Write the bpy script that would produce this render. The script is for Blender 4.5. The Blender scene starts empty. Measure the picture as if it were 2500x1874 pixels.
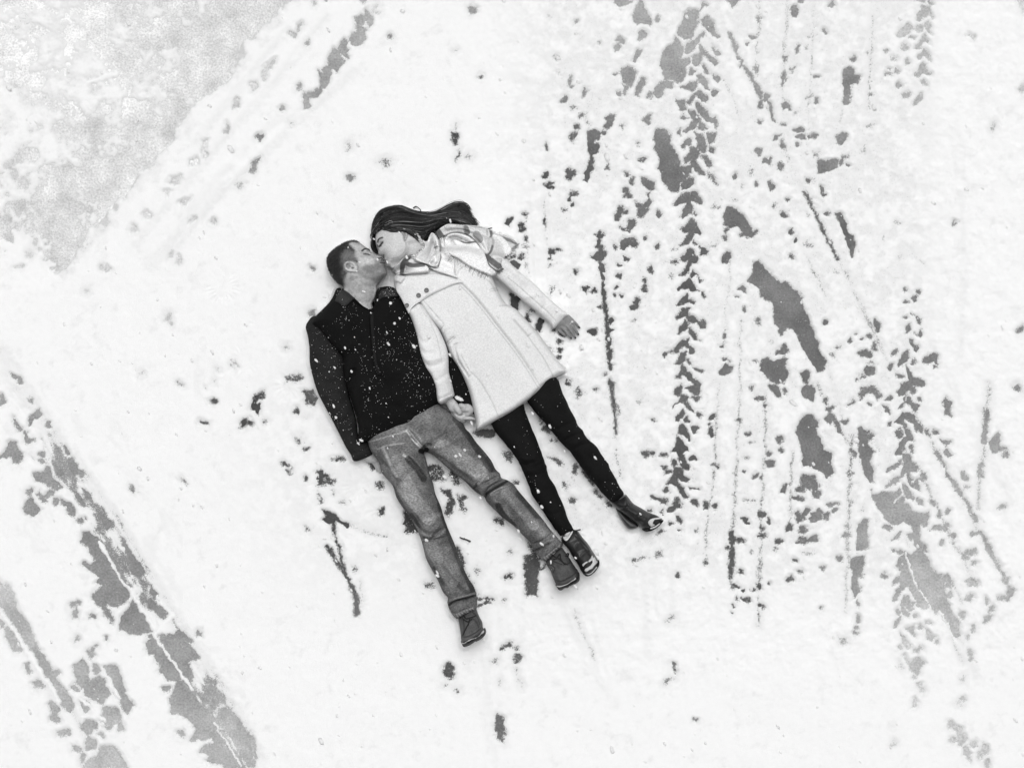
import bpy, math, random
import numpy as np

# ------------------------------------------------------------------ camera, sky, sun, exposure
S = 0.0017            # metres per image pixel (coordinates are read off an image of 2500 x 1874 pixels)
CX, CY = 1250.0, 937.0
CAM_H = 7.0
scene = bpy.context.scene
cam_d = bpy.data.cameras.new("camera")
cam = bpy.data.objects.new("camera", cam_d)
scene.collection.objects.link(cam)
cam.location = (0, 0, CAM_H)
cam.rotation_euler = (0, 0, 0)
cam_d.sensor_fit = 'HORIZONTAL'
cam_d.angle = 2 * math.atan(1250 * S / CAM_H)
cam_d.clip_end = 500
scene.camera = cam

SUN_EL, SUN_AZ = 74, 10          # degrees; azimuth clockwise from +Y
world = bpy.data.worlds.new("World")
scene.world = world
world.use_nodes = True
wn, wl = world.node_tree.nodes, world.node_tree.links
wn.clear()
wo = wn.new('ShaderNodeOutputWorld'); wb = wn.new('ShaderNodeBackground')
sky = wn.new('ShaderNodeTexSky'); sky.sky_type = 'NISHITA'; sky.sun_disc = False
sky.sun_elevation = math.radians(SUN_EL); sky.sun_rotation = math.radians(SUN_AZ)
sky.dust_density = 6.0
bw = wn.new('ShaderNodeRGBToBW')          # black-and-white picture: neutral light
wl.new(sky.outputs[0], bw.inputs[0]); wl.new(bw.outputs[0], wb.inputs[0])
wb.inputs[1].default_value = 0.085
wl.new(wb.outputs[0], wo.inputs[0])

sun_d = bpy.data.lights.new("sun", 'SUN')
sun_d.energy = 1.5; sun_d.angle = math.radians(30)
sun = bpy.data.objects.new("sun", sun_d); scene.collection.objects.link(sun)
sun.location = (0, 3, 6)
sun.rotation_euler = (math.radians(90 - SUN_EL), 0, math.radians(180 - SUN_AZ))

scene.view_settings.view_transform = 'Standard'
scene.view_settings.look = 'None'
scene.view_settings.gamma = 1.0
scene.view_settings.exposure = 0.03
scene.render.engine = 'CYCLES'
scene.cycles.max_bounces = 5
scene.cycles.diffuse_bounces = 3
scene.cycles.use_denoising = True

rng = np.random.default_rng(7)
random.seed(7)
COL = scene.collection

# ------------------------------------------------------------------ helpers
_lat = np.random.default_rng(11).random((8, 256, 256)).astype(np.float32)

def vnoise(x, y, seed=0):
    xi = np.floor(x).astype(int); yi = np.floor(y).astype(int)
    fx = x - xi; fy = y - yi
    fx = fx * fx * (3 - 2 * fx); fy = fy * fy * (3 - 2 * fy)
    L = _lat[seed % 8]; o = (seed // 8) * 37
    a = L[(yi + o) & 255, (xi + o) & 255]; b = L[(yi + o) & 255, (xi + 1 + o) & 255]
    c = L[(yi + 1 + o) & 255, (xi + o) & 255]; d = L[(yi + 1 + o) & 255, (xi + 1 + o) & 255]
    return (a + (b - a) * fx) * (1 - fy) + (c + (d - c) * fx) * fy

def fbm(x, y, scale, seed=0, oct=4, gain=.5):
    """value noise in -1..1, scale = size of the largest lumps"""
    v = 0; a = 1; t = 0
    c, s = math.cos(.6), math.sin(.6)
    X, Y = x / scale, y / scale
    for i in range(oct):
        v = v + a * (vnoise(X, Y, seed + i) * 2 - 1); t += a
        X, Y = (c * X - s * Y) * 2.03 + 3.1, (s * X + c * Y) * 2.03 + 7.7
        a *= gain
    return v / t

def smooth01(t):
    t = np.clip(t, 0, 1)
    return t * t * (3 - 2 * t)

def crom(pts, n=3, closed=True):
    """Catmull-Rom through the points"""
    p = np.asarray(pts, float)
    if n <= 1:
        return p
    if closed:
        a, b, c, d = np.roll(p, 1, 0), p, np.roll(p, -1, 0), np.roll(p, -2, 0)
    else:
        q = np.vstack([2 * p[0] - p[1], p, 2 * p[-1] - p[-2]])
        a, b, c, d = q[:-3], q[1:-2], q[2:-1], q[3:]
    out = []
    for i in range(n):
        t = i / n
        out.append(.5 * (2 * b + (c - a) * t + (2 * a - 5 * b + 4 * c - d) * t * t + (3 * b - a - 3 * c + d) * t ** 3))
    r = np.stack(out, 1).reshape(-1, p.shape[1])
    if not closed:
        r = np.vstack([r, p[-1]])
    return r

def poly_dist(P, X, Y, nearest=False):
    """signed distance to a closed polygon, inside positive"""
    best = np.full(X.shape, 1e12); inside = np.zeros(X.shape, bool)
    if nearest:
        nx = np.zeros(X.shape); ny = np.zeros(X.shape)
    n = len(P)
    for i in range(n):
        ax, ay = P[i]; bx, by = P[(i + 1) % n]
        ex, ey = bx - ax, by - ay
        L = ex * ex + ey * ey
        if L < 1e-12:
            continue
        t = np.clip(((X - ax) * ex + (Y - ay) * ey) / L, 0, 1)
        qx = ax + t * ex; qy = ay + t * ey
        d = (X - qx) ** 2 + (Y - qy) ** 2
        m = d < best
        best = np.where(m, d, best)
        if nearest:
            nx = np.where(m, qx, nx); ny = np.where(m, qy, ny)
        if ay != by:
            inside ^= ((ay > Y) != (by > Y)) & (X < ex * (Y - ay) / ey + ax)
    d = np.sqrt(best) * np.where(inside, 1, -1)
    return (d, nx, ny) if nearest else d

def line_dist(P, X, Y):
    """distance to an open polyline, and the position 0..1 along it"""
    best = np.full(X.shape, 1e12); T = np.zeros(X.shape)
    P = np.asarray(P, float)
    seg = np.hypot(*(P[1:] - P[:-1]).T); tot = max(seg.sum(), 1e-9); acc = 0
    for i in range(len(P) - 1):
        ax, ay = P[i]; ex, ey = P[i + 1] - P[i]
        L = ex * ex + ey * ey + 1e-12
        t = np.clip(((X - ax) * ex + (Y - ay) * ey) / L, 0, 1)
        d = (X - ax - t * ex) ** 2 + (Y - ay - t * ey) ** 2
        m = d < best
        best = np.where(m, d, best); T = np.where(m, (acc + t * seg[i]) / tot, T)
        acc += seg[i]
    return np.sqrt(best), T

CROPS = {  # image crops: pixel origin and enlargement
    'a': (0, 0, 3.534), 'b': (500, 0, 3.534), 'c': (1250, 0, 3.534), 'd': (1875, 0, 3.534), 'e': (1350, 469, 3.534),
    'f': (1875, 469, 3.534), 'g': (1500, 938, 3.534), 'h': (1875, 938, 3.534), 'i': (1875, 1405, 3.534),
    'j': (0, 850, 3.534), 'k': (0, 1405, 3.534), 'l': (550, 1050, 3.527), 'm': (900, 1500, 3.539), 'n': (0, 469, 3.534),
    'o': (900, 0, 3.534), 'p': (1250, 1300, 3.534), 'q': (0, 1150, 3.534), 'r': (550, 640, 4.144), 's': (1230, 469, 3.848),
    'A': (740, 470, 3.1286), 'B': (780, 560, 7.373), 'C': (880, 470, 5.53), 'D': (1040, 780, 5.53), 'E': (730, 680, 3.605),
    'F': (880, 1000, 2.7636), 'G': (1080, 1280, 5.18), 'H': (1180, 900, 3.189), 'X': (980, 960, 11.055), 'W': (1330, 740, 15.07),
    'Z': (880, 1090, 9.755), '0': (0, 0, 1.0)}

def pl(crop, s):
    """'x,y x,y ...' on a sheet -> image pixel coordinates"""
    ox, oy, k = CROPS[crop]
    a = np.array([[float(v) for v in p.split(',')] for p in s.split()])
    return np.column_stack([a[:, 0] / k + ox, a[:, 1] / k + oy])

def mesh_obj(name, V, Fq, mat, parent=None, tone=None, smooth=True, link=True):
    """V (n,3), Fq (m,4) or (m,3) arrays or list of both -> mesh object"""
    me = bpy.data.meshes.new(name)
    V = np.asarray(V, np.float32)
    groups = Fq if isinstance(Fq, list) else [Fq]
    groups = [np.asarray(g, np.int32) for g in groups if len(g)]
    me.vertices.add(len(V)); me.vertices.foreach_set('co', V.ravel())
    nl = sum(g.size for g in groups); nf = sum(len(g) for g in groups)
    me.loops.add(nl); me.polygons.add(nf)
    li = np.concatenate([g.ravel() for g in groups])
    tot = np.concatenate([np.full(len(g), g.shape[1], np.int32) for g in groups])
    st = np.concatenate([[0], np.cumsum(tot)[:-1]]).astype(np.int32)
    me.loops.foreach_set('vertex_index', li.astype(np.int32))
    me.polygons.foreach_set('loop_start', st); me.polygons.foreach_set('loop_total', tot)
    me.polygons.foreach_set('use_smooth', np.full(nf, smooth))
    me.update(calc_edges=True); me.validate()
    if tone is not None:
        at = me.attributes.new('tone', 'FLOAT', 'POINT')
        at.data.foreach_set('value', np.asarray(tone, np.float32))
    if mat:
        me.materials.append(mat)
    ob = bpy.data.objects.new(name, me)
    if link:
        COL.objects.link(ob)
    if parent:
        ob.parent = parent
        ob.matrix_parent_inverse = parent.matrix_world.inverted() if parent.type != 'EMPTY' else __import__('mathutils').Matrix.Translation(-parent.location)
    return ob

def tag(o, label=None, cat=None, kind=None, group=None):
    if label: o['label'] = label
    if cat: o['category'] = cat
    if kind: o['kind'] = kind
    if group: o['group'] = group
    return o

def wpos(x, y, z):
    """image coordinates of something seen at height z -> metres"""
    k = S * (1 - z / CAM_H)
    return (x - CX) * k, -(y - CY) * k, z

# ------------------------------------------------------------------ materials
def material(name, rough=.9, grain=.12, gscale=260, bump=.0, bscale=300, spec=.3, tone=None, sheen=0, coat=0, stretch=None, fleck=False, translucent=0):
    m = bpy.data.materials.new(name); m.use_nodes = True
    nt = m.node_tree; N, L = nt.nodes, nt.links
    bs = N['Principled BSDF']
    bs.inputs['Roughness'].default_value = rough
    bs.inputs['Specular IOR Level'].default_value = spec
    if sheen:
        bs.inputs['Sheen Weight'].default_value = sheen; bs.inputs['Sheen Roughness'].default_value = .6
    if coat:
        bs.inputs['Coat Weight'].default_value = coat; bs.inputs['Coat Roughness'].default_value = .25
    tc = N.new('ShaderNodeTexCoord'); mp = N.new('ShaderNodeMapping')
    L.new(tc.outputs['Object'], mp.inputs[0])
    if stretch:
        mp.inputs['Rotation'].default_value = (0, 0, stretch[0]); mp.inputs['Scale'].default_value = (stretch[1], stretch[2], 1)
    if tone is None:
        at = N.new('ShaderNodeAttribute'); at.attribute_name = 'tone'; src = at.outputs['Fac']
    else:
        v = N.new('ShaderNodeValue'); v.outputs[0].default_value = tone; src = v.outputs[0]
    no = N.new('ShaderNodeTexNoise'); no.inputs['Scale'].default_value = gscale; no.inputs['Detail'].default_value = 2
    L.new(mp.outputs[0], no.inputs['Vector'])
    mr = N.new('ShaderNodeMapRange'); mr.inputs['From Min'].default_value = .25; mr.inputs['From Max'].default_value = .75
    mr.inputs['To Min'].default_value = 1 - grain; mr.inputs['To Max'].default_value = 1 + grain
    L.new(no.outputs['Fac'], mr.inputs[0])
    mu = N.new('ShaderNodeMath'); mu.operation = 'MULTIPLY'; mu.use_clamp = True
    L.new(src, mu.inputs[0]); L.new(mr.outputs[0], mu.inputs[1])
    outc = mu.outputs[0]
    if fleck:                     # grains of snow and pale stone lying in the asphalt
        nf = N.new('ShaderNodeTexNoise'); nf.inputs['Scale'].default_value = 130; nf.inputs['Detail'].default_value = 4; nf.inputs['Roughness'].default_value = .75
        L.new(mp.outputs[0], nf.inputs['Vector'])
        mf = N.new('ShaderNodeMapRange'); mf.inputs['From Min'].default_value = .66; mf.inputs['From Max'].default_value = .74
        L.new(nf.outputs['Fac'], mf.inputs[0])
        mm = N.new('ShaderNodeMix'); mm.data_type = 'FLOAT'; L.new(mf.outputs[0], mm.inputs['Factor']); L.new(outc, mm.inputs[2]); mm.inputs[3].default_value = .85
        outc = mm.outputs[0]
        nl = N.new('ShaderNodeTexNoise'); nl.inputs['Scale'].default_value = 9; nl.inputs['Detail'].default_value = 5; nl.inputs['Roughness'].default_value = .65
        L.new(mp.outputs[0], nl.inputs['Vector'])
        ml = N.new('ShaderNodeMapRange'); ml.inputs['From Min'].default_value = .3; ml.inputs['From Max'].default_value = .7; ml.inputs['To Min'].default_value = .74; ml.inputs['To Max'].default_value = 1.26
        L.new(nl.outputs['Fac'], ml.inputs[0])
        m3 = N.new('ShaderNodeMath'); m3.operation = 'MULTIPLY'; m3.use_clamp = True; L.new(outc, m3.inputs[0]); L.new(ml.outputs[0], m3.inputs[1]); outc = m3.outputs[0]
    L.new(outc, bs.inputs['Base Color'])
    if translucent:
        tr = N.new('ShaderNodeBsdfTranslucent'); tr.inputs[0].default_value = (.95, .95, .95, 1)
        ms = N.new('ShaderNodeMixShader'); ms.inputs[0].default_value = translucent
        L.new(bs.outputs[0], ms.inputs[1]); L.new(tr.outputs[0], ms.inputs[2]); L.new(ms.outputs[0], N['Material Output'].inputs[0])
    if bump:
        nb = N.new('ShaderNodeTexNoise'); nb.inputs['Scale'].default_value = bscale; nb.inputs['Detail'].default_value = 3
        L.new(mp.outputs[0], nb.inputs['Vector'])
        bu = N.new('ShaderNodeBump'); bu.inputs['Strength'].default_value = 1; bu.inputs['Distance'].default_value = bump
        L.new(nb.outputs['Fac'], bu.inputs['Height']); L.new(bu.outputs[0], bs.inputs['Normal'])
    return m

# ------------------------------------------------------------------ the ground: asphalt with snow on it
# bare spots in the snow, crop by crop.  h = clean edge, m = crumbly, s = thin grainy snow
BARE = {
'a': """m e 205 1590 40 40; m e 85 1430 40 30; m e 120 1500 25 45; m e 215 1570 35 18; m e 180 640 40 60; h 1150,440 1190,520 1270,600 1200,640 1130,600 1105,500;
h 1480,100 1510,85 1530,110 1490,120; m e 1490 105 35 15; m e 1710 165 25 30; h 1120,280 1150,260 1190,320 1230,360 1290,320 1340,330 1360,370 1300,400 1220,400 1180,350;
m 940,100 960,20 1000,0 1130,10 1160,80 1190,140 1130,170 1090,230 1040,190 1050,150 1100,110 1080,70 1010,60 990,140 940,190 890,180; m e 750 150 35 60; m e 735 20 30 12;
m 60,0 350,0 330,60 200,100 90,100 20,70; h e 1130 1555 18 12; h e 1520 1555 55 28 -30; h e 1680 1400 30 38; h 1750,1215 1790,1220 1785,1260 1775,1300 1780,1350 1760,1360 1745,1310 1760,1260; h e 1440 1648 28 10""",
'b': """h 1390,80 1415,75 1450,170 1440,220 1410,240 1380,160; h 1300,160 1350,125 1385,150 1380,190 1350,230 1395,260 1370,290 1375,340 1340,390 1290,395 1265,370 1245,340 1270,295 1310,290 1310,250 1300,200;
h 1165,380 1210,335 1255,370 1230,385 1255,430 1210,470 1250,490 1230,505 1150,450; h 1115,425 1145,450 1200,530 1165,590 1145,640 1130,600 1100,600 1090,680 1040,760 1000,770 1000,700 975,600 1010,640 1030,670 1015,600 1060,570 1065,490;
h 895,800 950,775 1010,770 1000,800 960,835 910,845; h 850,815 890,810 915,870 910,920 890,940 860,940; h 495,620 540,570 590,520 625,515 580,580 540,640 520,700 500,670; h 385,720 450,710 455,750 410,795;
h e 270 900 20 38 20; h 165,1150 185,1110 190,1060 215,1110 190,1150; h e 820 230 12 38 15; h e 755 298 25 14; m e 890 370 9 22 25; h e 670 935 23 18; h e 480 1180 22 32 30;
m 390,1490 415,1400 490,1360 495,1365 440,1450 430,1490; s e 305 1600 35 25; s e 750 1070 14 20; s e 1470 100 30 25; s e 1480 60 20 12; h e 948 40 12 15; h e 1365 15 15 22; m e 815 755 12 16; m e 1255 1535 30 20;
s e 1240 1270 10 30; s e 1560 1405 45 25""",
'c': """h 880,30 890,0 1050,0 1040,20 1000,25 940,60; h 1105,10 1140,60 1165,110 1190,160 1205,200 1195,235 1170,205 1100,200 1080,220 1060,180 1045,150 1060,90 1085,40; h 1125,262 1165,280 1165,310 1130,340 1105,360 1085,350 1095,290;
h e 930 345 30 24; h e 908 405 24 28; h 1090,430 1125,425 1125,450 1085,510 1055,545 1045,530 1060,470; h 945,600 1000,578 1050,590 1062,610 1050,680 1018,750 990,735 970,715 955,670 935,630; h 950,725 990,750 985,780 965,820 955,800 965,770; h e 930 815 21 19;
h 1115,665 1150,670 1150,700 1120,770 1090,830 1060,820 1070,750; h 1285,720 1240,760 1225,810 1260,850 1305,840 1300,790 1340,755 1385,770 1380,715 1330,705; m 1190,790 1215,800 1200,850 1160,850;
h 1340,400 1400,395 1420,450 1440,530 1490,590 1500,640 1470,690 1430,720 1370,690 1310,690 1310,640 1285,590 1285,500 1320,440; h 1410,320 1440,340 1475,420 1480,480 1450,520 1420,440 1390,380;
h 1520,95 1620,90 1600,140 1580,180 1610,190 1560,270 1540,340 1490,340 1430,290 1440,230 1470,190 1490,120; h 1635,180 1690,140 1700,170 1740,190 1740,250 1790,320 1760,325 1700,280 1650,220; h 1650,20 1680,40 1620,100 1640,50;
h 1500,380 1560,360 1600,370 1570,420 1530,460 1490,450; h 1580,360 1650,270 1660,300 1600,370; h 1610,390 1660,450 1700,490 1760,530 1780,550 1740,560 1690,510 1640,470; h 1720,400 1760,430 1800,460 1760,480; h 1540,600 1560,590 1580,620 1550,650 1525,640;
h 1560,500 1620,460 1640,520 1600,580 1570,560; h 1640,560 1690,600 1700,640 1660,630; h 1440,530 1530,500 1550,540 1480,600; h 1600,650 1660,660 1690,720 1710,780 1670,770 1620,700; h 1730,650 1790,680 1780,715 1740,680; h 1730,770 1780,790 1750,840 1725,800;
h 1540,720 1600,690 1580,760 1540,790 1450,760 1520,740; h 1600,790 1690,830 1680,890 1640,870 1590,830 1520,910 1500,890 1560,830; h 1410,850 1470,870 1480,960 1450,950 1430,900; h 1580,900 1620,890 1680,960 1700,1000 1760,1020 1755,1110 1745,1060 1680,1040 1610,980;
h 1510,960 1580,970 1610,1040 1570,1100 1510,1155 1480,1140 1530,1090 1560,1030; h 1450,1040 1480,1000 1520,1020 1500,1040; h 1430,1130 1460,1120 1460,1170 1430,1165; h 1610,1060 1660,1070 1690,1110 1650,1140 1610,1110; h 1680,1160 1750,1150 1755,1200 1700,1240;
h 1490,1210 1530,1190 1560,1210 1550,1260 1500,1250 1470,1290 1460,1270; h 1580,1130 1620,1170 1670,1240 1660,1330 1620,1300 1590,1200; h 1700,1270 1745,1290 1730,1330 1695,1310; h 1540,1270 1600,1270 1610,1330 1550,1390 1490,1400 1480,1370 1540,1320;
h 1265,1110 1310,1120 1350,1140 1365,1180 1370,1230 1400,1310 1425,1360 1450,1400 1450,1440 1500,1430 1545,1430 1540,1500 1490,1550 1440,1580 1440,1658 1350,1640 1340,1590 1300,1560 1285,1500 1265,1450 1280,1390 1250,1330 1225,1290 1240,1240 1225,1200 1230,1150;
h 1560,1380 1600,1420 1655,1500 1620,1505 1560,1460 1540,1420; h 1450,1590 1520,1540 1575,1540 1570,1580 1520,1620 1470,1640; m 1625,1340 1690,1350 1725,1440 1700,1450; m 1690,1500 1730,1510 1770,1590 1740,1560;
s l 22 640,920 640,1030 660,1110; h 655,1130 720,1130 755,1160 755,1205 720,1190 690,1220 700,1240 750,1230 745,1320 700,1340 690,1440 660,1560 615,1565 640,1480 665,1430 665,1330 650,1200; h 880,990 885,1030 860,1090 830,1110 790,1105 830,1050 800,1030 840,990;
h e 790 1148 25 10; h e 1165 1030 18 42 20; m e 455 860 34 28; s e 530 925 25 20; h e 553 1100 18 14; m e 530 1180 22 46 25; m e 500 700 11 34; h e 520 750 14 12; m e 625 800 11 45 10; m e 600 1003 20 12; h e 293 1515 28 24; m 270,1600 310,1570 360,1570 330,1590 310,1600 350,1610 380,1610 350,1635 300,1620;
m e 500 1510 45 38; m e 480 1475 16 16; h e 295 1265 9 26; h e 1125 1385 30 20 -20; h 1105,1545 1180,1545 1230,1580 1235,1640 1200,1640 1150,1610 1120,1580; h e 985 1640 25 16; m e 820 1435 12 20; m e 405 632 8 8; m e 753 378 9 9; h e 888 640 14 10; m e 550 205 8 20;
m e 1250 170 8 20; h e 2040 375 15 14; h e 1970 575 9 12; m e 2130 1050 12 12; h e 1920 1525 18 20; h e 2125 1310 20 32; s e 2060 1480 18 32; h e 2185 1390 22 22; s e 1990 1600 10 24; h e 2105 1590 13 11; s e 1720 1520 28 18; s e 1765 1580 14 24; s e 950 1090 14 22; m e 980 1500 14 14; m e 1030 1570 15 18; s e 1085 1235 18 18;
m l 20 1870,290 1930,440 2010,590 2080,700; m l 24 2080,700 2130,800 2150,860 2135,930; s l 20 2130,30 2130,160 2120,340 2110,480 2105,600; m e 2130 160 16 30; m e 2105 600 14 26; h 1850,0 1970,0 1930,40 1905,70 1885,40; h e 2080 320 30 12; h e 2195 850 16 40; s l 22 1820,700 1900,850 1960,1000""",
'd': """h 190,90 215,45 260,80 265,110 240,145 205,125; h 520,60 550,15 585,40 570,75 545,60; h e 490 270 26 24; h e 250 420 18 26 20; s e 380 320 36 10; h e 422 665 22 12; m e 145 500 18 30; m e 135 680 14 55; s e 210 600 25 34; h e 725 520 15 16; s e 330 420 22 26; h e 275 12 22 10;
h 650,620 690,585 740,600 740,650 800,655 760,730 735,700 700,750 715,770 700,880 660,910 650,870 655,760 645,730; m e 885 820 25 10; h 590,1180 630,1150 665,1160 675,1200 650,1235 620,1255 590,1240; h 425,1385 500,1395 560,1375 590,1400 600,1450 540,1470 490,1490 430,1495 440,1460 425,1420;
h e 630 1400 8 36 20; h e 685 1425 12 14; m e 660 1355 20 10; s e 830 1300 15 32; h 120,895 160,875 195,905 185,955 160,930 125,945; h e 420 880 18 18; h 0,860 20,900 40,1000 75,1065 40,1040 10,960; h 45,1220 60,1175 100,1165 80,1210; m e 120 1250 14 36; h e 260 1125 40 18; h e 290 1180 36 26; h e 385 1180 28 16 -15; h e 250 1245 12 14; m e 100 1440 18 22; s e 410 1340 18 18; h e 345 1560 22 20; s e 395 1555 14 16; h e 25 1610 26 28; h e 470 1635 20 22; h e 10 1400 15 26; m e 120 1075 15 7; m e 235 978 8 10; s e 350 840 40 14 -25;
h 1330,60 1380,60 1385,100 1340,150 1320,190 1285,175 1290,130; h 1380,5 1430,45 1405,50; h e 1405 135 11 20 -25; h 1370,180 1400,210 1415,300 1390,280 1345,220; h e 1305 245 34 26; h 1115,300 1140,250 1200,215 1250,245 1210,290 1180,310 1130,325; h e 1245 330 18 10; m e 1180 415 26 20; m e 1020 440 14 12;
h 1360,295 1370,340 1400,390 1350,360 1320,390 1300,380 1330,330; h e 1300 415 30 18; h 1345,420 1370,460 1405,530 1390,520 1345,480 1310,515 1290,500 1325,455; h 1335,545 1360,570 1360,600 1405,640 1370,650 1330,620 1300,660 1260,655 1290,600; h e 1345 715 26 22; h 1310,805 1325,830 1280,910 1250,915 1270,860; h 1100,745 1130,710 1170,740 1135,775;
h e 1110 615 20 24; m e 1040 640 30 12; m e 1085 515 26 13 20; h e 1205 548 28 18; m e 1185 820 28 20; h e 1050 600 12 10; h e 1755 318 24 10 15; h 1260,5 1340,0 1350,25; h 2145,0 2209,0 2209,150 2180,90; s e 1945 1100 20 40; m e 2190 770 28 20; s e 875 1085 22 22; m e 865 460 6 8; s l 22 170,0 160,200 140,500 130,900; s l 18 390,60 380,500 350,900 340,1250; s l 26 905,150 895,400 880,700 870,950; s l 16 640,950 625,1050; s l 16 120,1300 160,1380 200,1480""",
'e': """h 1105,30 1150,0 1240,0 1260,40 1290,80 1285,105 1240,105 1195,70 1200,130 1190,180 1110,235 1100,220 1140,130 1150,95 1105,100 1060,120 1045,105; h 1215,170 1245,200 1230,210; h 1185,235 1215,255 1240,300 1280,340 1270,365 1220,350 1200,370 1200,410 1150,450 1095,460 1150,400 1170,350 1130,350 1100,330 1150,290;
h 1205,420 1260,450 1250,465 1215,445; h 1270,465 1330,510 1310,540 1265,540; h 1175,480 1195,490 1220,550 1250,590 1240,615 1190,600 1180,650 1165,680 1130,680 1150,630 1160,570 1110,590 1100,570 1140,540; h 1090,720 1130,690 1160,690 1120,720; h 1200,680 1250,715 1230,720 1190,745 1185,710; h 1250,730 1290,770 1265,780;
h 1175,745 1200,770 1250,860 1210,865 1160,825 1080,850 1080,830 1130,780; h 1165,870 1170,940 1120,965 1060,980 1080,950 1130,900; h 1180,920 1225,960 1215,975 1185,950; h 1280,870 1315,910 1290,910; h 1115,1010 1160,1000 1185,1010 1165,1040 1220,1090 1250,1120 1210,1135 1170,1110 1150,1060 1110,1085 1060,1100 1060,1080;
h 1245,1130 1280,1095 1310,1120 1315,1160 1270,1165; h 1140,1100 1165,1130 1140,1190 1090,1225 1070,1225 1110,1150; h 1170,1180 1220,1220 1240,1270 1270,1285 1225,1270 1180,1230; h 1110,1280 1170,1265 1180,1310 1220,1350 1215,1390 1190,1395 1150,1320 1110,1340 1060,1385 1040,1380 1060,1340; m e 970 1400 15 28; m l 12 970,1390 1040,1375;
h 1105,1380 1150,1370 1130,1440 1100,1480 1055,1485; h 1150,1440 1190,1460 1200,1490 1170,1480; h 1200,1500 1290,1545 1280,1560 1220,1530; h 1115,1490 1150,1540 1200,1570 1270,1650 1230,1658 1170,1620 1130,1570 1090,1600 1060,1595 1100,1550;
m l 30 400,350 400,450 405,560 425,680; h l 26 425,680 440,850 455,1000; m l 34 440,850 460,1050 475,1250 490,1450 500,1530; h l 18 460,1050 475,1250 490,1470; h e 375 560 40 34 40; h e 430 550 24 30; h e 505 1115 24 34; h e 490 1190 32 22; h e 440 660 20 26; m e 405 375 30 18; m e 410 470 28 20; m e 500 1640 12 18;
h e 670 290 36 44; h e 575 165 26 34; h e 550 210 18 26; h e 630 175 20 18; m e 600 315 25 14 30; h 800,110 830,60 815,0 835,0 850,90 810,130; m 710,95 750,115 800,110 805,150 760,215 725,210 735,150; m e 640 25 36 20; m e 165 20 20 16; h e 143 65 13 12; h e 168 115 15 14; h 580,430 620,395 690,400 720,440 700,475 660,450 640,470 620,495 590,490; h e 910 190 19 28; h e 793 398 14 20; h e 900 465 12 20; h e 630 575 22 22 40; h e 572 622 20 12; m e 840 665 20 28; h e 580 720 25 30;
h e 785 765 10 12; m e 790 835 22 24; h e 550 822 16 10; h e 597 903 12 12; h e 720 948 25 22; h e 700 995 34 26; h e 335 1210 28 25; m e 285 840 24 26; m e 355 855 24 20; h e 525 890 8 8; h e 410 990 16 8; h e 40 490 14 13; m e 535 480 14 12; s e 1390 120 25 25; s e 1045 490 18 14; m e 1045 600 26 18; s e 1020 720 20 20; m e 1490 400 15 24; h 1450,570 1480,545 1500,520 1530,510 1530,560 1500,600 1460,605; h e 1635 835 34 24; h e 1590 905 18 10; h e 1645 1010 12 14; m e 1975 1375 42 38; s e 1770 1110 32 36;
h e 1480 1240 18 18; h e 1460 1330 12 14; m e 1490 1440 28 14; h 1440,1540 1490,1480 1520,1500 1565,1505 1530,1560 1480,1580 1440,1570; s e 1880 1290 20 22; h e 2050 345 18 24; h e 2095 415 14 22; h e 1985 195 25 22; s e 1910 120 15 26 40; m e 2055 560 11 28 -20; h e 2025 65 16 9; m e 130 1640 25 16; m e 450 1580 16 10; s e 700 1110 12 14; m e 1495 330 12 14; s e 100 160 22 18; s e 1560 70 22 22; s e 1375 455 26 10;
h 1500,130 1520,125 1590,140 1605,190 1650,220 1690,290 1720,340 1760,325 1735,350 1710,390 1670,370 1620,320 1560,300 1520,305 1475,285 1475,220; m e 1660 370 40 20; h 1735,605 1770,600 1820,650 1890,720 1950,775 2010,790 2040,800 2090,860 2130,950 2170,1010 2209,1100 2209,1400 2180,1370 2110,1250 2080,1190 2010,1170 1955,1225 1940,1150 1905,1110 1905,950 1850,930 1800,910 1780,830 1720,790 1680,770 1720,690;
h 1800,1440 1880,1435 1930,1460 1970,1440 2010,1450 1990,1500 2040,1540 2030,1600 1960,1650 1900,1640 1840,1580 1790,1530; h 2130,1560 2190,1530 2209,1580 2190,1658 2160,1640; s l 22 1520,560 1520,800 1490,1000 1480,1300; s l 22 1620,1100 1610,1658; s e 1740 1460 30 16""",
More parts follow.
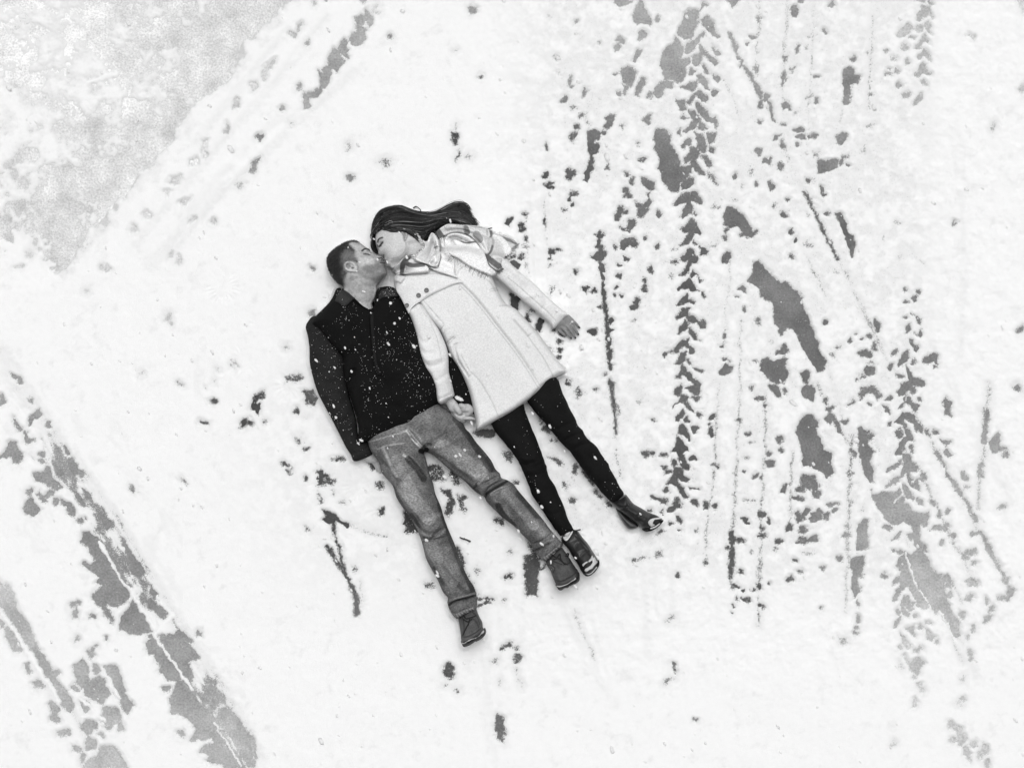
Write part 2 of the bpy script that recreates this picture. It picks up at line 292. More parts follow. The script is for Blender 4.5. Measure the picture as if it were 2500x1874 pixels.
'f': """m l 16 310,0 350,80 420,200 470,320 520,430; h l 12 430,210 470,310 500,380; m l 14 530,430 570,530 600,580; h 565,180 610,180 645,200 670,260 690,340 730,400 745,490 735,560 710,520 680,440 650,340 620,260 600,225; h 160,785 250,860 300,980 340,1080 380,1180 440,1330 500,1470 480,1540 430,1560 380,1480 330,1390 290,1330 240,1220 215,1100 200,1000 165,900;
h 920,1090 950,1130 965,1200 940,1200 915,1160; h e 500 1125 26 22; m e 915 1325 18 28; h e 830 1395 48 24; h 850,1510 910,1515 920,1570 850,1590 835,1560; h e 870 1245 22 12 15; h e 815 1275 12 10; h e 700 1280 11 18; h e 765 1225 12 8; s e 605 1340 22 24; h e 1260 915 18 20; h e 1180 840 10 14; h e 1295 865 9 12; m e 1195 950 14 12;
h 1235,1035 1265,1065 1245,1065; h 1270,1075 1320,1110 1305,1145 1280,1120; h e 1187 1085 20 12; h 1230,1145 1210,1200 1185,1215 1190,1175; h 1255,1215 1290,1225 1310,1195 1330,1215 1315,1240 1260,1225; h 1220,1280 1245,1275 1270,1310 1305,1340 1290,1380 1250,1340 1225,1300; h 1190,1365 1220,1370 1210,1430 1170,1490 1130,1510 1125,1480 1160,1410; m e 1090 1385 12 28 30;
h 1335,1440 1390,1420 1430,1395 1460,1410 1465,1480 1430,1450 1380,1475 1335,1470; h e 1440 1502 15 14; m e 1250 1465 12 20; h e 1060 1512 24 24; h e 1135 1580 36 13 10; h 1190,1490 1215,1520 1240,1545 1260,1600 1345,1630 1350,1658 1150,1658 1220,1620 1210,1560; m e 1605 265 16 14; s e 990 400 10 26; s e 1120 265 20 12; m e 2170 1185 26 7 -20; s l 12 1225,500 1280,570 1340,630; s e 590 690 22 18; h e 485 20 14 14; m e 510 185 16 10; s e 345 185 10 10; s e 340 460 26 26; s e 290 900 16 30;
s l 22 340,560 430,760 500,900; s l 20 740,880 820,1020; m e 820 1590 14 10; m e 775 1610 10 14; s e 1130 570 14 14; s e 560 1400 20 25; s e 880 1470 30 20""",
'g': """h 510,80 540,30 580,0 590,40 570,80 530,90; h 610,40 690,0 755,0 745,45 680,85 650,60; h 580,85 630,110 620,150 690,235 650,230 600,170 550,160 510,215 505,205 545,150; m e 700 125 30 18 30; h 595,220 600,245 560,320 525,310 550,260; h e 630 310 28 22 40; h e 690 388 32 26 30; m e 740 255 30 16 30; h e 845 288 34 14 -25; m e 690 60 60 20 20;
h 560,340 600,340 625,400 660,485 600,440 550,420; h 540,440 580,470 640,540 650,570 600,590 600,640 640,700 630,735 580,720 545,630 545,580 480,585 520,540; h 520,720 560,720 600,780 645,810 630,840 580,830 540,800 560,870 600,900 640,980 600,980 560,930 540,870 440,850 490,820; h e 685 640 32 24 -20; m e 830 395 16 50 8; h 640,880 730,905 700,915 650,905; h e 690 1010 28 22; h e 450 910 20 30;
h 300,960 330,955 420,1000 450,1000 440,1040 390,1010 320,990; m e 540 1030 30 36; h 450,1080 500,1050 550,1050 520,1090 450,1100; h 530,1120 580,1170 570,1205 540,1180; h e 480 1190 15 12; m e 390 1275 28 18 -30; m e 285 600 38 30; h e 340 308 16 10; m e 515 680 12 26; m e 460 750 22 10; m e 565 1265 14 8; m e 305 1090 20 15; m e 410 1110 12 14; h e 885 708 26 11 15; h e 1070 313 12 13; h e 1145 430 16 18; m e 1185 35 18 16; m e 1245 120 30 20; h e 1305 185 24 14; h e 1425 475 24 24; h e 1430 560 15 12; h e 1325 600 22 16 30;
h 1300,660 1340,655 1380,690 1350,720 1310,700; h e 1215 780 28 16 -15; h e 1115 745 18 15; s e 1185 505 20 16; h e 1270 815 11 16; h 1330,10 1390,0 1420,60 1440,110 1400,105 1350,60; m e 1470 60 20 20; h e 1270 1120 30 27; h e 1330 1180 15 26 -15; h 1085,1150 1130,1150 1180,1200 1120,1185; m e 1275 1240 18 12; m e 1265 1300 30 14; h e 1420 1352 30 24 -25; s e 1380 1415 16 18; h e 970 1405 10 22 25; m e 790 1045 22 20; m e 860 1055 20 18 30; m e 1080 1350 28 12; h e 540 1640 11 14; s e 1180 1440 16 14; s e 1150 1000 40 16; s e 1130 630 30 12; m e 430 720 25 10; m e 415 610 26 8; h e 420 1010 14 10; s e 370 1470 20 20; s e 210 1510 30 16; s e 700 1255 14 14; s e 680 830 14 10; m e 850 690 12 8;
s l 30 1090,0 1070,250 1050,700; s l 34 1050,700 1030,1100 1020,1300; m l 34 1020,1280 1010,1500 1000,1658; s l 26 900,0 870,500 840,900 800,1200 785,1500; s l 26 1300,100 1290,700 1270,1000 1260,1658; s l 26 0,100 10,300 10,480; s l 24 10,560 60,800""",
'h': """h 1130,100 1115,85 1150,0 1230,0 1265,50 1245,80 1210,50 1170,90; h 1275,15 1360,10 1350,0 1300,0; h 1205,110 1235,150 1300,180 1300,220 1280,250 1230,200 1200,160; h 1120,210 1165,150 1165,205; h e 1180 125 7 20; h 1165,235 1220,245 1270,275 1290,330 1270,350 1220,310 1190,290 1180,310 1230,420 1250,480 1210,480 1180,530 1165,600 1105,600 1120,560 1150,490 1195,450 1175,370 1150,345 1095,330 1140,280;
h e 1300 375 28 34 -25; m e 1130 430 30 32; h e 1235 550 18 25; h e 1305 125 18 14; h e 1040 125 22 16; h e 1058 345 16 20; h e 1440 412 22 16 20; h 990,180 1030,190 1050,250 1020,230; h 1170,590 1210,610 1260,680 1290,720 1270,750 1210,740 1180,780 1130,830 1010,885 1060,840 1140,790 1170,720; h 1010,750 1030,715 1080,710 1150,650 1150,690 1100,730 1040,750; h 1200,760 1230,790 1250,850 1310,800 1310,910 1260,890 1210,840; h 1160,850 1210,880 1270,980 1255,1000 1200,970 1170,910; h 1280,980 1340,1000 1330,1045 1300,1020;
h 890,910 910,945 960,945 1000,930 1080,945 1130,895 1140,930 1110,970 1085,1000 1100,1035 1150,970 1180,970 1170,1020 1210,1050 1240,1090 1300,1110 1380,1105 1390,1220 1350,1230 1310,1190 1300,1260 1310,1350 1360,1400 1370,1450 1290,1420 1260,1370 1250,1290 1240,1210 1170,1190 1120,1210 1080,1210 1040,1180 990,1120 940,1040 905,970; h e 1030 1235 38 18 -10; h 1065,1340 1130,1265 1145,1280 1110,1330; h 1190,1295 1230,1345 1260,1320 1250,1300 1225,1310; m 1390,1240 1450,1225 1510,1235 1500,1255 1420,1255;
h 300,285 330,275 380,280 410,330 420,400 460,470 490,560 550,600 555,680 560,770 510,810 490,770 420,730 340,700 310,720 300,680 300,590 270,510 245,390 260,340; h 290,30 370,0 410,30 415,90 385,145 330,120 290,90; m e 345 845 55 50; m 290,790 420,800 430,870 390,900 290,900; m e 270 905 32 24; h 205,950 250,960 310,990 290,1005 240,990; h 110,930 130,860 180,850 150,930; m e 400 930 20 45 -20; h e 430 950 22 14 -30; h e 550 1040 48 16; h e 575 1090 20 16; h e 330 1095 30 28; m e 270 1145 40 36; h e 405 1145 48 44; m e 500 1140 26 30; h e 440 1095 22 24; h e 185 1232 30 30; m e 300 1250 40 24; m e 300 1345 52 28; h e 390 1330 40 24 -20; h e 100 1350 30 24 -30; h e 22 690 28 28; m e 100 480 24 30; h e 105 565 15 12; h e 10 605 16 14; h e 235 1510 18 12 30; h e 465 1580 18 14; h e 615 1500 26 20 30; m e 270 1610 22 10; s e 350 1455 55 10; s e 55 1415 22 16; m e 685 1300 38 22 -20; s e 700 770 32 30; s e 690 1230 26 26; s e 710 1005 24 16; s e 690 1415 26 16; h 485,300 525,245 565,280 570,310 525,345; m e 495 150 18 22; m e 530 210 26 22; h e 660 325 20 16 20; m 680,190 730,130 740,150 700,185; m 800,20 850,40 900,10 940,60 970,110 950,130 900,80 850,90 790,130 790,90; h e 820 80 28 34; h e 880 170 20 12;
h 780,380 800,360 835,390 855,430 860,490 850,520 880,560 920,575 890,610 880,660 910,740 905,845 880,840 830,760 800,650 780,540 775,440; m e 875 440 14 40 -15; s l 26 890,480 960,570; h 830,1150 855,1160 850,1270 860,1320 850,1410 790,1420 765,1440 770,1330 780,1210; h 720,1500 760,1475 820,1480 810,1560 800,1658 730,1658 735,1590 710,1580; m e 1545 165 34 34; h e 1545 232 30 36; h 1480,470 1580,490 1550,520 1510,500; m l 14 1545,515 1545,560; h 1510,580 1550,550 1590,600 1555,625; h 1900,500 1950,450 1980,410 2010,430 2010,490 1990,540 2050,545 2040,560 1970,560 1950,590 1910,540; m e 2050 605 24 30 25; m e 2020 1055 26 18; m e 2150 30 26 32; h 1100,1575 1130,1510 1165,1490 1180,1440 1240,1470 1290,1420 1360,1470 1395,1530 1415,1600 1470,1658 1130,1658 1160,1600; m e 1120 1450 34 16 20; h e 1910 1435 22 42 -20; h 1680,1450 1790,1410 1800,1440 1730,1460; m e 1780 1290 30 30; h e 1500 1370 16 26 15; h e 1605 1385 8 18; m e 1000 1640 16 14;
m l 30 1890,230 1870,400 1860,500; s l 34 1860,480 1860,600 1830,760; m l 30 1830,690 1830,790; s l 34 1820,800 1820,900 1800,1070; s l 30 1900,0 1890,230; m e 1690 790 20 36 -25; s e 1710 880 24 20; s l 28 430,0 460,80 530,200; m l 28 560,300 630,420; s l 26 640,420 740,580; s l 26 1290,290 1340,380 1380,460; m e 1370 420 14 34 -20; m l 18 1450,590 1500,670 1560,790; m e 1550 790 26 12; m l 18 1560,790 1640,910 1720,1040 1790,1180; h e 1630 910 22 14; m l 22 1830,1270 1880,1370 1940,1480 2030,1640; s l 30 1290,700 1350,830 1420,1000 1480,1120 1540,1260 1610,1390 1690,1500 1730,1640; m e 1340 800 26 40; m e 1420 1010 20 24; m e 1530 1230 28 40; m e 1590 1310 18 22; m e 1690 1490 18 22; m e 1550 1090 14 24 40; s l 34 720,430 700,800 690,1300 680,1658; s l 30 220,580 200,800 190,1200; m e 735 580 26 34 -20; m e 1780 1540 18 24; s e 820 1080 14 14; m e 1480 1120 18 22""",
'i': """h 1135,0 1490,0 1510,60 1510,130 1540,200 1590,310 1640,400 1655,500 1630,540 1600,510 1560,440 1510,380 1475,300 1440,330 1400,280 1340,280 1290,260 1280,200 1230,130 1185,90 1150,120 1110,200 1080,220 1090,170 1140,80; h 1530,170 1570,140 1590,150 1570,180 1540,190; m e 1530 25 32 22; m e 1555 80 26 22; h 1075,70 1080,40 1150,0 1130,50; h e 1000 15 22 16; h 1150,240 1180,270 1230,330 1220,360 1180,335 1150,290; h e 1195 205 28 34; h e 1255 235 28 14; h e 1235 285 22 18; m e 1200 230 40 40;
h e 1125 310 14 28; h 1110,440 1090,440 1095,400 1130,350 1155,340 1140,390; h 1140,495 1170,520 1215,570 1225,610 1205,625 1170,580; h 1180,460 1250,430 1270,450 1260,520 1230,490; m e 1320 440 20 18; h e 1270 345 18 16; h 1355,450 1390,480 1450,520 1420,550 1410,570 1375,540; h e 1455 570 18 16; h e 1380 405 20 14 30; h e 1278 645 20 14; m e 1315 622 12 12; h 1170,690 1190,675 1210,710 1230,750 1280,705 1310,705 1355,745 1330,770 1310,830 1280,850 1220,810 1215,760; h e 1268 1088 26 30; m e 1298 933 16 12; m e 1330 980 16 14 30; h e 1262 870 8 10; m e 1140 620 12 10;
h 740,0 780,0 770,90 800,130 770,150 745,200 735,130 710,100; h e 780 240 12 30; h 765,335 785,350 790,410 760,410; h e 755 450 10 10; m e 750 490 14 8; m e 1740 680 15 42; h 1855,400 1860,360 1910,340 1935,350 1920,370; m e 1925 290 16 26; h e 1880 220 9 32; h 1690,215 1720,180 1770,150 1780,180 1730,220; m e 1760 50 48 36; m e 2090 140 34 44; m e 2025 190 44 20; m e 2050 40 20 34 -25; m e 1770 460 20 22; m e 1720 530 14 14; m e 1675 1055 20 14; s e 1640 1100 22 16; s e 1680 890 14 26;
m e 1590 1290 38 22 30; h 1630,1290 1680,1300 1665,1390 1680,1470 1650,1460 1630,1370; m e 1595 1420 24 15; m e 1690 1390 16 40; h e 1780 1450 28 32; h e 1720 1515 40 34; m e 1865 1490 30 32; m e 1890 1620 22 28; m e 185 25 24 20; h e 455 280 8 8; h e 5 65 10 10; s e 640 560 32 26; s l 24 1580,540 1640,660 1680,740; s l 20 1600,100 1680,240; s e 1820,150 1870,160 1890,180; m e 1670 330 18 24; s l 22 670,0 670,300; s e 1150 780 12 30; s e 1080 1440 18 16; m e 1820 1530 14 22; m e 1730 1570 14 16""".replace("s e 1820,150 1870,160 1890,180;", ""),
'j': """h 85,215 130,230 200,270 205,300 175,320 150,270 100,245; h 0,390 30,410 45,460 0,490; m 120,595 160,640 200,690 170,710 130,640; h 255,610 290,560 340,520 370,570 330,600 295,610 280,660 255,680; m e 425 660 28 28; m 205,710 235,720 245,770 300,770 310,790 230,820; s e 120 390 18 34 30; s e 205 510 28 20; s e 280 440 14 20;
h 100,800 140,820 150,860 185,895 140,920 190,930 190,960 150,990 110,1000 105,930 60,930 5,955 0,930 60,870 75,820; h e 365 915 24 22; h e 370 970 40 15; s e 265 930 24 20; h 400,1015 430,1030 445,1080 470,1130 540,1200 490,1230 420,1190 400,1165 350,1150 310,1140 295,1080 380,1065; h e 525 1075 28 22; h 600,990 620,970 720,1080 715,1110 640,1090; m 570,960 620,950 650,1010 620,1060; m l 14 540,840 590,910; m e 500 880 14 14; m e 1830 455 18 10; h e 1832 458 10 6; m l 9 1540,290 1575,320; m l 9 1730,630 1800,655; s e 2020 145 24 16; m 2075,690 2100,640 2150,590 2145,640 2110,680; m e 2195 490 18 60 15; s l 22 1870,200 1860,270 1800,320; s e 1215 225 14 14; s e 1155 1215 14 18; s e 1590 1150 20 18; s 330,680 430,740 520,850 600,950 720,1090 760,1200 840,1340 980,1490 1060,1640 870,1600 830,1450 700,1340 560,1180 420,980 350,850""",
'k': """h 1350,640 1390,600 1430,690 1510,790 1570,870 1530,900 1450,900 1410,850 1370,820 1390,780 1345,720; h 1530,900 1600,890 1700,1020 1700,1090 1760,1150 1830,1130 1830,1210 1900,1300 1980,1430 2080,1560 2130,1658 1940,1658 1930,1620 1830,1620 1770,1580 1820,1560 1720,1510 1760,1470 1860,1450 1830,1380 1740,1420 1640,1410 1690,1360 1700,1320 1620,1230 1550,1190 1480,1180 1480,1120 1460,1060 1500,980; h e 1440 970 36 24 -15; m e 1565 1355 24 26; m e 1840 940 18 36; m e 1830 1000 12 30; m e 1785 1095 28 24;
m 1890,1140 1960,1150 2060,1230 2110,1320 2180,1380 2209,1430 2209,1658 2140,1640 2070,1520 2000,1400 1930,1310 1870,1220; h 1950,1120 1990,1150 2070,1240 2110,1330 2020,1330 1960,1260; m e 2150 1370 38 24 30; s 1500,740 1720,720 1860,950 2000,1150 1830,1230 1650,980; m 1500,720 1600,700 1680,880 1640,980 1580,900; h 1600,560 1640,600 1720,700 1690,720 1640,660;
m 0,40 110,190 170,320 250,420 300,560 370,680 440,790 480,880 560,1000 630,1110 600,1170 540,1110 480,980 420,880 340,760 270,640 180,520 90,380 0,240; h 150,450 230,450 300,580 330,650 280,640 200,560; h 340,760 420,750 450,850 400,880; h 480,970 550,960 620,1090 570,1130 520,1080; m e 85 150 24 60 -30; m e 470 845 60 24; m e 250 790 26 36; m e 335 930 38 42; h 410,1100 440,1070 500,1110 525,1160 490,1200 440,1160; m e 485 1225 36 36; m e 555 1350 42 30; h 630,790 710,710 765,780 765,850 770,890 740,950 700,960 660,920 650,840; m e 785 680 20 36 -25; h e 828 800 26 42; m l 14 790,640 840,600; m e 740,1100 30 40;
h 890,780 1010,770 1050,870 1090,980 1060,1010 1100,1050 1150,1110 1100,1200 1060,1150 1040,1080 990,1010 950,900 920,850; h 720,960 800,880 850,860 900,890 920,950 950,1010 900,1060 890,1110 820,1080 740,1020; h 890,1130 1000,1130 1040,1200 1030,1270 960,1290 860,1240 890,1190; h e 1045 1295 24 36; h 600,980 640,930 690,990 650,1000; h 690,1300 760,1240 830,1260 820,1310 770,1370 700,1330; h 770,1370 840,1430 820,1490 750,1510 740,1440; m e 660 1490 30 30; m e 720 1560 16 40; m 870,1480 960,1470 1030,1540 1100,1658 720,1658 760,1600 840,1560; h e 880 1370 24 20 20; m e 740 1120 34 44 -30; m e 940 1310 30 20""".replace("m e 740,1100 30 40;", ""),
'l': """h 835,685 880,690 960,740 1000,770 1070,800 1050,830 1000,800 950,770 910,800 840,770 870,740 855,700; m l 22 930,810 950,900 990,1000; m l 16 990,1000 1000,1100 1020,1150; s l 24 1070,810 1200,870 1400,910; m l 28 880,1000 940,1100 1010,1190; h l 18 1010,1190 1040,1250 1080,1330; m l 28 1080,1340 1130,1450 1130,1580; h e 820 445 14 12; m e 835 385 44 36; s e 1015 615 26 22; m e 1340 695 16 34 15; s e 635 80 40 34; m e 700 160 30 13 -20; m e 515 290 30 20; s e 545 350 16 16; m e 1285 295 36 32; m e 1570 780 30 70; m e 970 255 50 14; s e 710 850 22 16; s e 820 590 14 46 -20; s e 1110 1195 24 16; s e 930 530 18 24; s l 14 1150,1320 1180,1420 1180,1500; m e 690 410 10 16; s e 870 440 70 46; s e 1330 470 50 26 20""",
'm': """m 650,450 690,410 740,450 735,500 720,555 660,530; h 680,500 725,510 720,550 670,530; m e 1285 372 22 36; m l 18 1150,290 1180,260 1215,255; s e 1280 480 16 16; m 1100,900 1110,845 1170,880 1175,1000 1165,1100 1120,1080 1095,960; s e 760 650 20 20; s e 655 610 16 14; s e 1090 400 18 20; s e 1135 580 10 20; s l 16 1290,560 1330,620""",
'n': """h e 1270 195 24 25; m e 1155 320 20 18; h 868,635 880,630 895,655 925,640 950,655 940,675 905,680 875,665; h e 165 645 34 11; m e 1475 540 14 20 20; m e 1545 585 14 26 20; h e 1065 35 22 28 -15; h 1545,90 1570,85 1650,50 1610,90 1590,112; m l 7 1635,250 1660,225 1685,215; m e 1840 250 18 8 -30; s e 745 850 22 16; h e 1482 1135 12 10; s e 1450 1080 30 30; m e 250 530 22 14; m e 300 430 14 20; h 1425,0 1465,0 1450,45; h e 20 270 40 60 -20; h e 70 230 26 36; h e 150 300 40 22 40; h e 220 280 30 18; m e 260 335 40 20; h 80,90 200,80 220,130 180,200 140,200 120,150 75,130; h e 60 150 24 40; h 265,50 350,30 430,40 470,80 400,90 350,90 400,180 340,200 290,140 265,120; m e 540 100 24 12; h e 440 570 50 22 -15; m e 275 210 24 26""",
'o': """m e 900 90 28 36; m e 183 318 10 18; m e 972 665 18 12 -20; m e 745 1195 28 40 -20; s l 22 755,1080 740,1160; s e 770 1340 16 50 15; s e 150 1405 50 32; s e 862 1355 24 12; s e 1560 145 12 12; s l 9 725,455 750,438; s e 1615 500 28 20""",
'p': """h e 1425 365 10 18 20; m e 1930 465 32 18; h e 1995 500 12 16; h e 1945 565 12 16 -20; h e 1915 630 8 14 -30; h e 1903 687 10 8; m e 2130 460 20 32; m e 2135 620 14 14; m e 2170 635 12 16; m e 2080 490 14 14; m 1380,1120 1395,1130 1425,1190 1415,1210 1390,1170; s e 1345 1275 44 18 -35; s e 1370 740 40 12 -35; h e 1580 1605 18 9; m e 1060 235 22 14; s e 1120 215 40 14; s e 1270 180 28 24; m e 1670 245 16 16; h 1845,140 1865,105 1875,120 1860,145; m e 1960 65 34 14; m l 36 1895,0 1900,120 1895,240; s l 36 1895,240 1885,440; s l 30 2145,80 2130,300 2125,480; s l 30 2130,560 2125,800; s l 16 1685,0 1675,80; s l 14 540,700 600,850 660,960 720,1090; m e 2000 570 20 10 30; m e 2040 590 14 14; m e 1970 340 18 16; m e 45 1080 16 30; s e 30 990 20 16""",
'q': """h 205,320 225,270 255,220 300,260 320,290 355,330 330,370 290,390 245,370 215,350; m e 255 180 30 26; h e 375 235 32 22 -20; h e 430 200 36 18 -15; h 460,230 510,230 500,260 470,295 455,270; h 520,230 600,270 650,350 655,385 610,380 570,310 525,270; h e 690 425 26 18; h e 740 408 12 12; m e 340 200 16 16; h 610,130 650,170 740,280 750,310 700,290 650,220; m 860,340 900,380 970,430 985,460 940,490 890,460 860,400; m 700,130 780,200 830,290 800,300 730,220;
h 715,530 770,515 830,560 870,620 920,720 990,820 1010,870 1060,960 1110,1040 1110,1110 1060,1130 1000,1160 930,1150 850,1150 800,1110 800,1060 850,1010 890,980 830,960 880,910 820,890 770,850 710,810 720,780 780,800 830,770 780,710 770,650 730,630 700,610 715,570; m 875,1150 930,1160 940,1200 980,1260 980,1310 940,1280 900,1230; h 1115,1150 1145,1125 1180,1150 1170,1180 1230,1220 1280,1290 1320,1380 1260,1390 1200,1405 1120,1395 1030,1370 1025,1340 1050,1260 1100,1190; h e 1295 1420 22 14 -40; h 1260,1480 1310,1430 1350,1430 1390,1490 1410,1560 1470,1640 1480,1658 1350,1640 1340,1580 1270,1570;
h 1040,580 1080,600 1150,720 1210,800 1250,880 1200,920 1140,880 1090,760 1110,720 1060,640; m 1310,1010 1370,1060 1320,1090 1280,1050; h 1490,1275 1520,1330 1600,1400 1670,1450 1650,1480 1590,1440 1550,1400; m e 1720 1400 28 20 -30; h e 1718 1400 14 16; m e 640 1150 42 18 -35; m e 650 1230 24 40; m e 800 1245 26 16; h e 920 1435 12 22 -15; m e 670 1450 26 16 -30; h 0,1280 40,1310 30,1340 0,1340; h 40,1360 70,1340 120,1420 190,1530 190,1560 120,1550 60,1450; m e 970 1290 18 20; m 1280,1090 1420,1180 1460,1230 1400,1260 1330,1200 1280,1190 1260,1140;
s 810,430 990,480 1030,560 1100,640 1250,860 1360,1060 1460,1230 1370,1290 1260,1220 1150,1010 1000,860 870,620; m 880,640 940,700 1050,860 1140,1000 1110,1000 1000,850; m 1380,1420 1560,1400 1720,1620 1500,1640 1440,1540; h e 1525 1410 26 26; h 1640,1520 1700,1590 1720,1620 1680,1610""",
'r': """m e 355 1350 36 36; m e 330 1480 30 42; m e 215 1615 50 42; h e 335 1480 14 22; h e 205 1630 26 24; m e 720 1500 24 24; s e 615 1190 34 44; m e 745 1175 20 30; m e 860 1370 56 56; m e 830 1310 40 14; s e 605 870 22 20; m e 880 65 12 12; m e 880 520 28 26; s e 100 1030 32 22; s e 430 1610 24 14; s e 800 1560 30 14 30; s e 700 1180 30 26; m e 300 1400 18 30""",
's': """h 10,300 30,245 70,240 80,270 55,320 30,305; h e 175 335 34 36; m e 205 205 22 16; m e 205 430 14 18; s e 190 510 26 20; h e 440 560 26 26; h e 437 605 7 25; h e 430 632 18 11; m e 510 540 14 12; s e 430 700 18 18; h 65,660 100,640 150,690 140,730 90,700; m e 70 605 22 18; m e 165 610 26 22; m e 30 590 14 12; h 60,940 100,990 140,980 140,1100 100,1100 70,1040; m e 225 1180 26 26; h 310,1230 335,1180 385,1200 370,1260 330,1320 300,1290; s e 260 1125 24 16; m e 535 1410 32 16; m e 525 1480 20 16; s e 440 1460 18 34 -20; m e 500 1555 14 9; m e 385 280 6 28; s e 455 920 14 44; s e 215 700 16 40; s l 14 390,60 385,250 420,700; s l 16 200,200 210,430 240,800; m e 680 750 18 16; m e 475 1290 20 14; s l 10 480,1320 500,1550; m e 545 1330 30 14 20""",
'F': """m 540,530 600,545 640,640 590,720 575,690 600,600; s e 520 440 64 50; s e 640 450 42 50; s e 690 660 30 30; m e 930 755 28 20; m l 20 650,940 700,1060; s l 24 700,1060 760,1190 790,1260; m l 10 790,1270 840,1275 900,1275; m l 12 800,1330 870,1290; m e 995 1118 20 18; s e 1010 960 18 14; s e 965 1280 14 12; m 1105,990 1180,960 1210,1010 1190,1150 1195,1250 1120,1255 1110,1100; h 1120,1020 1190,1010 1185,1120 1180,1220 1130,1230; m 1140,880 1170,930 1210,1000 1150,970; m l 8 1210,1075 1270,1030; s e 1000 300 34 26; m e 850 155 60 32; m e 1050 485 20 14; s e 1245 125 24 24; m 295,750 310,700 340,700 380,800 390,830 350,830 310,830; m e 480 400 30 24; m e 680 600 22 28; s e 790 1090 20 20; s e 470 1180 40 22""",
'H': """m e 665 110 26 20; m l 22 990,90 1000,200 1030,350 1040,500; h l 10 995,150 1010,250 1030,370; m e 720 775 26 30; m e 690 1020 30 15; m l 18 780,800 850,890; m l 18 870,950 920,1000; m e 980 1050 22 18; s e 540 560 32 16; m l 10 500,690 560,710 600,740; s e 450 400 22 34; m e 485 470 26 24; s e 740 190 30 40; s e 640 900 30 24; s e 200 690 34 34; m e 870 160 14 10; s e 1220 255 20 14; s e 1330 400 16 12""",
}

def parse(crop, text):
    out = []
    for item in text.replace('\n', ' ').split(';'):
        t = item.split()
        if not t:
            continue
        typ = t[0]
        if t[1] == 'e':
            v = [float(q) for q in t[2:]]
            x, y, rx, ry = v[:4]; a = math.radians(v[4]) if len(v) > 4 else 0
            n = 14; th = np.linspace(0, 2 * np.pi, n, endpoint=False)
            w = 1 + .20 * np.sin(2 * th + x) + .20 * np.sin(3 * th + y) + .14 * np.sin(5 * th + x * y)
            px, py = rx * np.cos(th) * w, ry * np.sin(th) * w
            q = np.column_stack([x + px * math.cos(a) - py * math.sin(a), y + px * math.sin(a) + py * math.cos(a)])
            P = pl(crop, ' '.join('%f,%f' % tuple(p) for p in q)); out.append((typ, P, None))
        elif t[1] == 'l':
            P = pl(crop, ' '.join(t[3:])); out.append((typ, crom(P, 3, False), float(t[2]) / CROPS[crop][2]))
        else:
            P = pl(crop, ' '.join(t[1:])); out.append((typ, P, None))
    return out

GSTEP = 2.7
fx = np.arange(-70, 2571, GSTEP); fy = np.arange(-70, 1945, GSTEP)
far = np.array([20, 60, 140, 300, 600, 1200, 2500, 5000, 10000, 20000, 40000, 60000.])
gx = np.concatenate([-70 - far[::-1], fx, fx[-1] + far]); gy = np.concatenate([-70 - far[::-1], fy, fy[-1] + far])
GX, GY = np.meshgrid(gx, gy)
n1 = fbm(GX, GY, 22, 1, 3); n2 = fbm(GX, GY, 9, 5, 2); n3 = fbm(GX + 500, GY, 20, 9, 3)
WX = GX + 3.6 * n1 + 4.0 * n2; WY = GY + 3.6 * n3 + 4.0 * fbm(GX, GY + 300, 9, 13, 2)
HF = fbm(GX, GY, 5.2, 17, 2, .8) * 1.7                    # grains
bl_m = smooth01((760 - GX) / 60) * smooth01((GY - 840) / 60)
ca, sa = math.cos(math.radians(58)), math.sin(math.radians(58))
UU, VV = GX * ca + GY * sa, -GX * sa + GY * ca
DN = fbm(UU / 7, VV, 7, 60, 3, .6) * 1.9                  # streaks drawn out along the wheel tracks
HF = HF * (1 - .75 * bl_m) + DN * .75 * bl_m
MD0 = fbm(UU / 2.2, VV, 30, 92, 4, .65) * 1.5
SN = np.ones(GX.shape)
THN = np.ones(GX.shape)
for sh, txt in BARE.items():
    for typ, P, w in parse(sh, txt):
        x0, y0 = P.min(0) - 34; x1, y1 = P.max(0) + 34
        i0, i1 = np.searchsorted(gx, [x0, x1]); j0, j1 = np.searchsorted(gy, [y0, y1])
        if i1 <= i0 or j1 <= j0:
            continue
        sl = (slice(j0, j1), slice(i0, i1))
        if w is None:
            d = -poly_dist(P, WX[sl], WY[sl])
        else:
            d = line_dist(P, WX[sl], WY[sl])[0] - w / 2
        if typ == 'h':
            v = np.clip((d - 1) / 7, -1, 1) + .22 * HF[sl] * smooth01(1 - np.abs(d) / 9)
        elif typ == 'm':
            v = np.clip(d / 10, -.30, 1) + .50 * HF[sl] * smooth01(1 - (d - 2) / 12)
        else:
            v = np.clip(.42 + np.maximum(d, -4) / 30, 0, 1) + (.16 + .30 * bl_m[sl]) * HF[sl] * smooth01(1 - d / 16)
            THN[sl] = np.minimum(THN[sl], np.clip((.24 if w is None else .35) + np.maximum(d, -5) / 24, 0, 1) + .10 * HF[sl] + (.10 + .75 * bl_m[sl]) * np.clip(MD0[sl] + .15 * bl_m[sl], -.3, 1))
        if typ != 's':
            THN[sl] = np.minimum(THN[sl], np.clip(.10 + d / (18 if typ == 'm' else 14) + .25 * n1[sl], 0, 1))
        SN[sl] = np.minimum(SN[sl], v)

